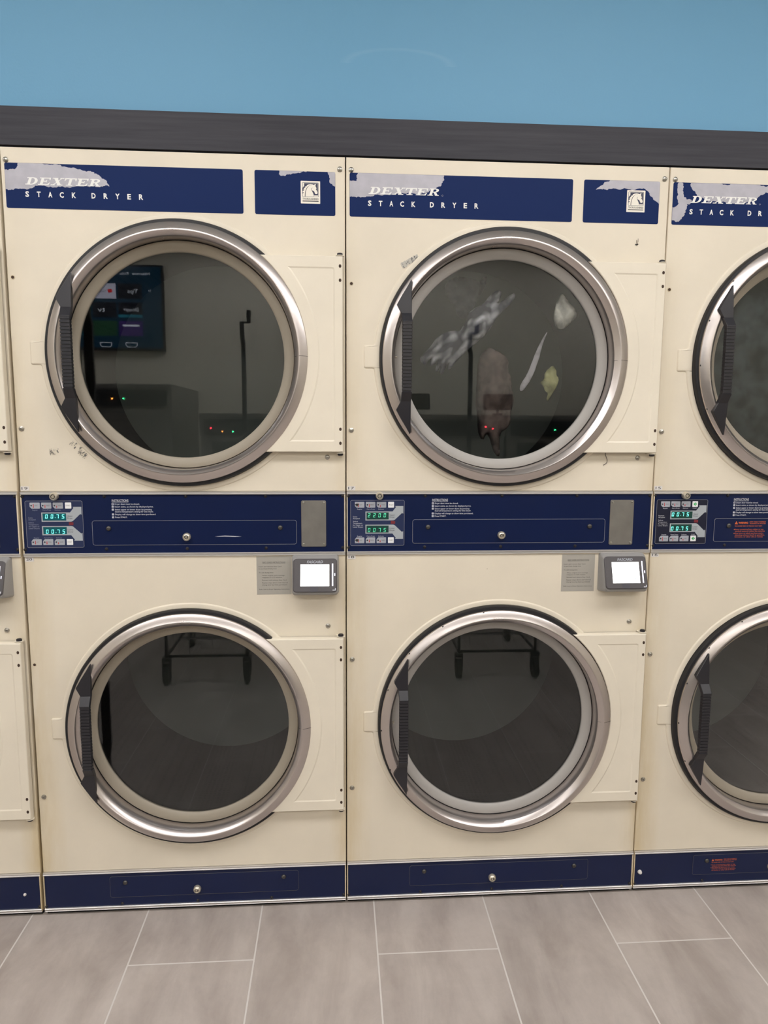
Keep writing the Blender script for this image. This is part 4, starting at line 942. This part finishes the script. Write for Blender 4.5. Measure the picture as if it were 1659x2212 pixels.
# television
def tv():
    x1, x0, z0, z1, y = -1.44, -2.68, 1.885+B, 2.565+B, YB+.03
    T = thing('television', ((x0+x1)/2, YB+.03, (z0+z1)/2), 'wall-mounted television showing a grid of app tiles, mirrored in the upper door numbered 19', 'television')
    w, h = (x1-x0)/2, (z1-z0)/2
    M['tvscreen'] = mat('tv_home_screen', (14, 46, 66), .2, emit=1.5); M['tv_k'] = mat('tv_dark_tile', (22, 24, 34), .3, emit=1); M['tv_w'] = mat('tv_white_tile', (190, 190, 205), .3, emit=2.2)
    M['tv_r'] = mat('tv_red', (220, 30, 40), .3, emit=2); M['tv_g'] = mat('tv_green', (32, 74, 48), .3, emit=1.2); M['tv_b'] = mat('tv_teal', (30, 110, 130), .3, emit=1.5); M['tv_p'] = mat('tv_purple', (62, 40, 110), .3, emit=1.2); M['tv_t'] = mat('tv_text', (220, 225, 235), .3, emit=2)
    b = MB(); b.box(-w, w, -.029, .02, -h, h, 'wpanel'); put('casing', b.mesh('tv_casing', 0), T)
    # screen content is laid out for a viewer who faces the wall: their left is +x
    s_ = MB()
    def R(u0, u1, v0, v1, d, m): s_.add([(w-u0, .021+d, h-v0), (w-u1, .021+d, h-v0), (w-u1, .021+d, h-v1), (w-u0, .021+d, h-v1)], [(0, 1, 2, 3)], m)
    def TX(t, u0, u1, v, cap, m='tv_t'):
        t_ = MB(); t_.text(t, 0, u1-u0, 0, cap, 0, m); s_.add([(w-u0-p[0], .0235, h-v+p[2]) for p in t_.v], t_.f, m)
    R(.015, 2*w-.015, .015, 2*h-.02, 0, 'tvscreen')
    TX('Hisense', .10, .24, .080, .020); TX('Roku TV', .27, .39, .080, .020)
    u = .17; dw, dh = .19, .12; px, pz = .205, .148
    for i in range(5):
        for j in range(3):
            c = {(0, 0): 'tv_k', (1, 0): 'tv_w', (2, 0): 'tv_p', (0, 1): 'tv_k', (1, 1): 'tv_k', (2, 1): 'tv_g', (0, 2): 'tv_p', (1, 2): 'tv_g'}.get((i, j), 'tv_b')
            R(u+i*px, u+i*px+dw, .15+j*pz, .15+j*pz+dh, .001, c)
    TX('Tips', u+.03, u+.11, .225, .032); TX('YouTube', u+px+.075, u+px+.16, .220, .018, 'tv_k'); R(u+px+.03, u+px+.065, .195, .222, .0015, 'tv_r')
    TX('Disney+', u+.03, u+.15, .37, .030); TX('tv', u+px+.09, u+px+.15, .375, .036); TX('>', u-.075, u-.055, .22, .03)
    R(u, u+dw, .395, .418, .0018, 'tv_b'); R(u+.03, u+dw-.03, .475, .490, .002, 'tv_t')
    for i in range(2):
        o_ = [(.05, 0), (.14, 0), (.14, .02), (.128, .034), (.062, .034), (.05, .02)]
        for a in range(6):
            c, d = o_[a], o_[(a+1) % 6]; A_ = Vector((w-u-i*px-c[0], .0235, h-.62-c[1])); B_ = Vector((w-u-i*px-d[0], .0235, h-.62-d[1])); nn = (B_-A_).cross(Vector((0, 1, 0))).normalized()*.002
            s_.add([tuple(A_-nn), tuple(B_-nn), tuple(B_+nn), tuple(A_+nn)], [(0, 1, 2, 3)], 'tv_t')
    put('screen', s_.mesh('tv_screen', 0), T)
tv()
# laundry carts: wire basket on casters with a hanging pole
def cart(x, y, poles, label, ztop):
    T = thing('laundry_cart', (x, y, 0), label, 'cart', 'laundry carts in the aisle')
    w, d = .20, .30
    fr_ = MB()
    for z in (.14, .50): fr_.tube([(-w, -d, z), (w, -d, z), (w, d, z), (-w, d, z), (-w, -d, z)], .008, 'handle', 8)
    for a in (-w, w):
        for c in (-d, d): fr_.tube([(a, c, .14), (a, c, .50)], .008, 'handle', 8)
    put('frame', fr_.mesh('cart_frame'), T)
    bk = MB()
    for k in range(1, 10):
        t = -d+2*d*k/10
        for a in (-w, w): bk.tube([(a, t, .14), (a, t, .50)], .0018, 'chrome', 5)
    for k in range(1, 7):
        t = -w+2*w*k/7
        for c in (-d, d): bk.tube([(t, c, .14), (t, c, .50)], .0018, 'chrome', 5)
        bk.tube([(t, -d, .14), (t, d, .14)], .0018, 'chrome', 5)
    for z in (.23, .32, .41): bk.tube([(-w, -d, z), (w, -d, z), (w, d, z), (-w, d, z), (-w, -d, z)], .0018, 'chrome', 5)
    put('wire_basket', bk.mesh('wire_basket'), T)
    for a in (-w, w):
        for c in (-d, d):
            k = MB(); k.tube([(a-.012, c, .05), (a+.012, c, .05)], .05, 'rubber', 24); k.tube([(a-.016, c, .05), (a+.016, c, .05)], .02, 'zinc', 12)
            k.box(a-.020, a-.016, c-.014, c+.014, .04, .12, 'handle'); k.box(a+.016, a+.020, c-.014, c+.014, .04, .12, 'handle'); k.box(a-.02, a+.02, c-.02, c+.02, .115, .135, 'handle')
            put('caster', k.mesh('caster'), T)
    p = MB(); X = poles
    p.tube([(X, 0, .14), (X, 0, ztop-.16), (X-.006*1, 0, ztop-.15), (X-.006, 0, ztop-.06), (X+.028, 0, ztop-.06), (X+.03, 0, ztop)], .0125, 'handle', 10)
    p.tube([(X, 0, .5), (X, 0, .14), (-w, 0, .14), (w, 0, .14)], .008, 'handle', 8)
    put('pole', p.mesh('pole'), T)
cart(-.68, -1.93, .172, 'laundry cart with a hooked black pole, mirrored in the doors numbered 19 and 20', 1.87+B)
cart(.80, -1.93, -.112, 'laundry cart with a hooked black pole, mirrored in the doors numbered 17 and 18', 1.83+B)
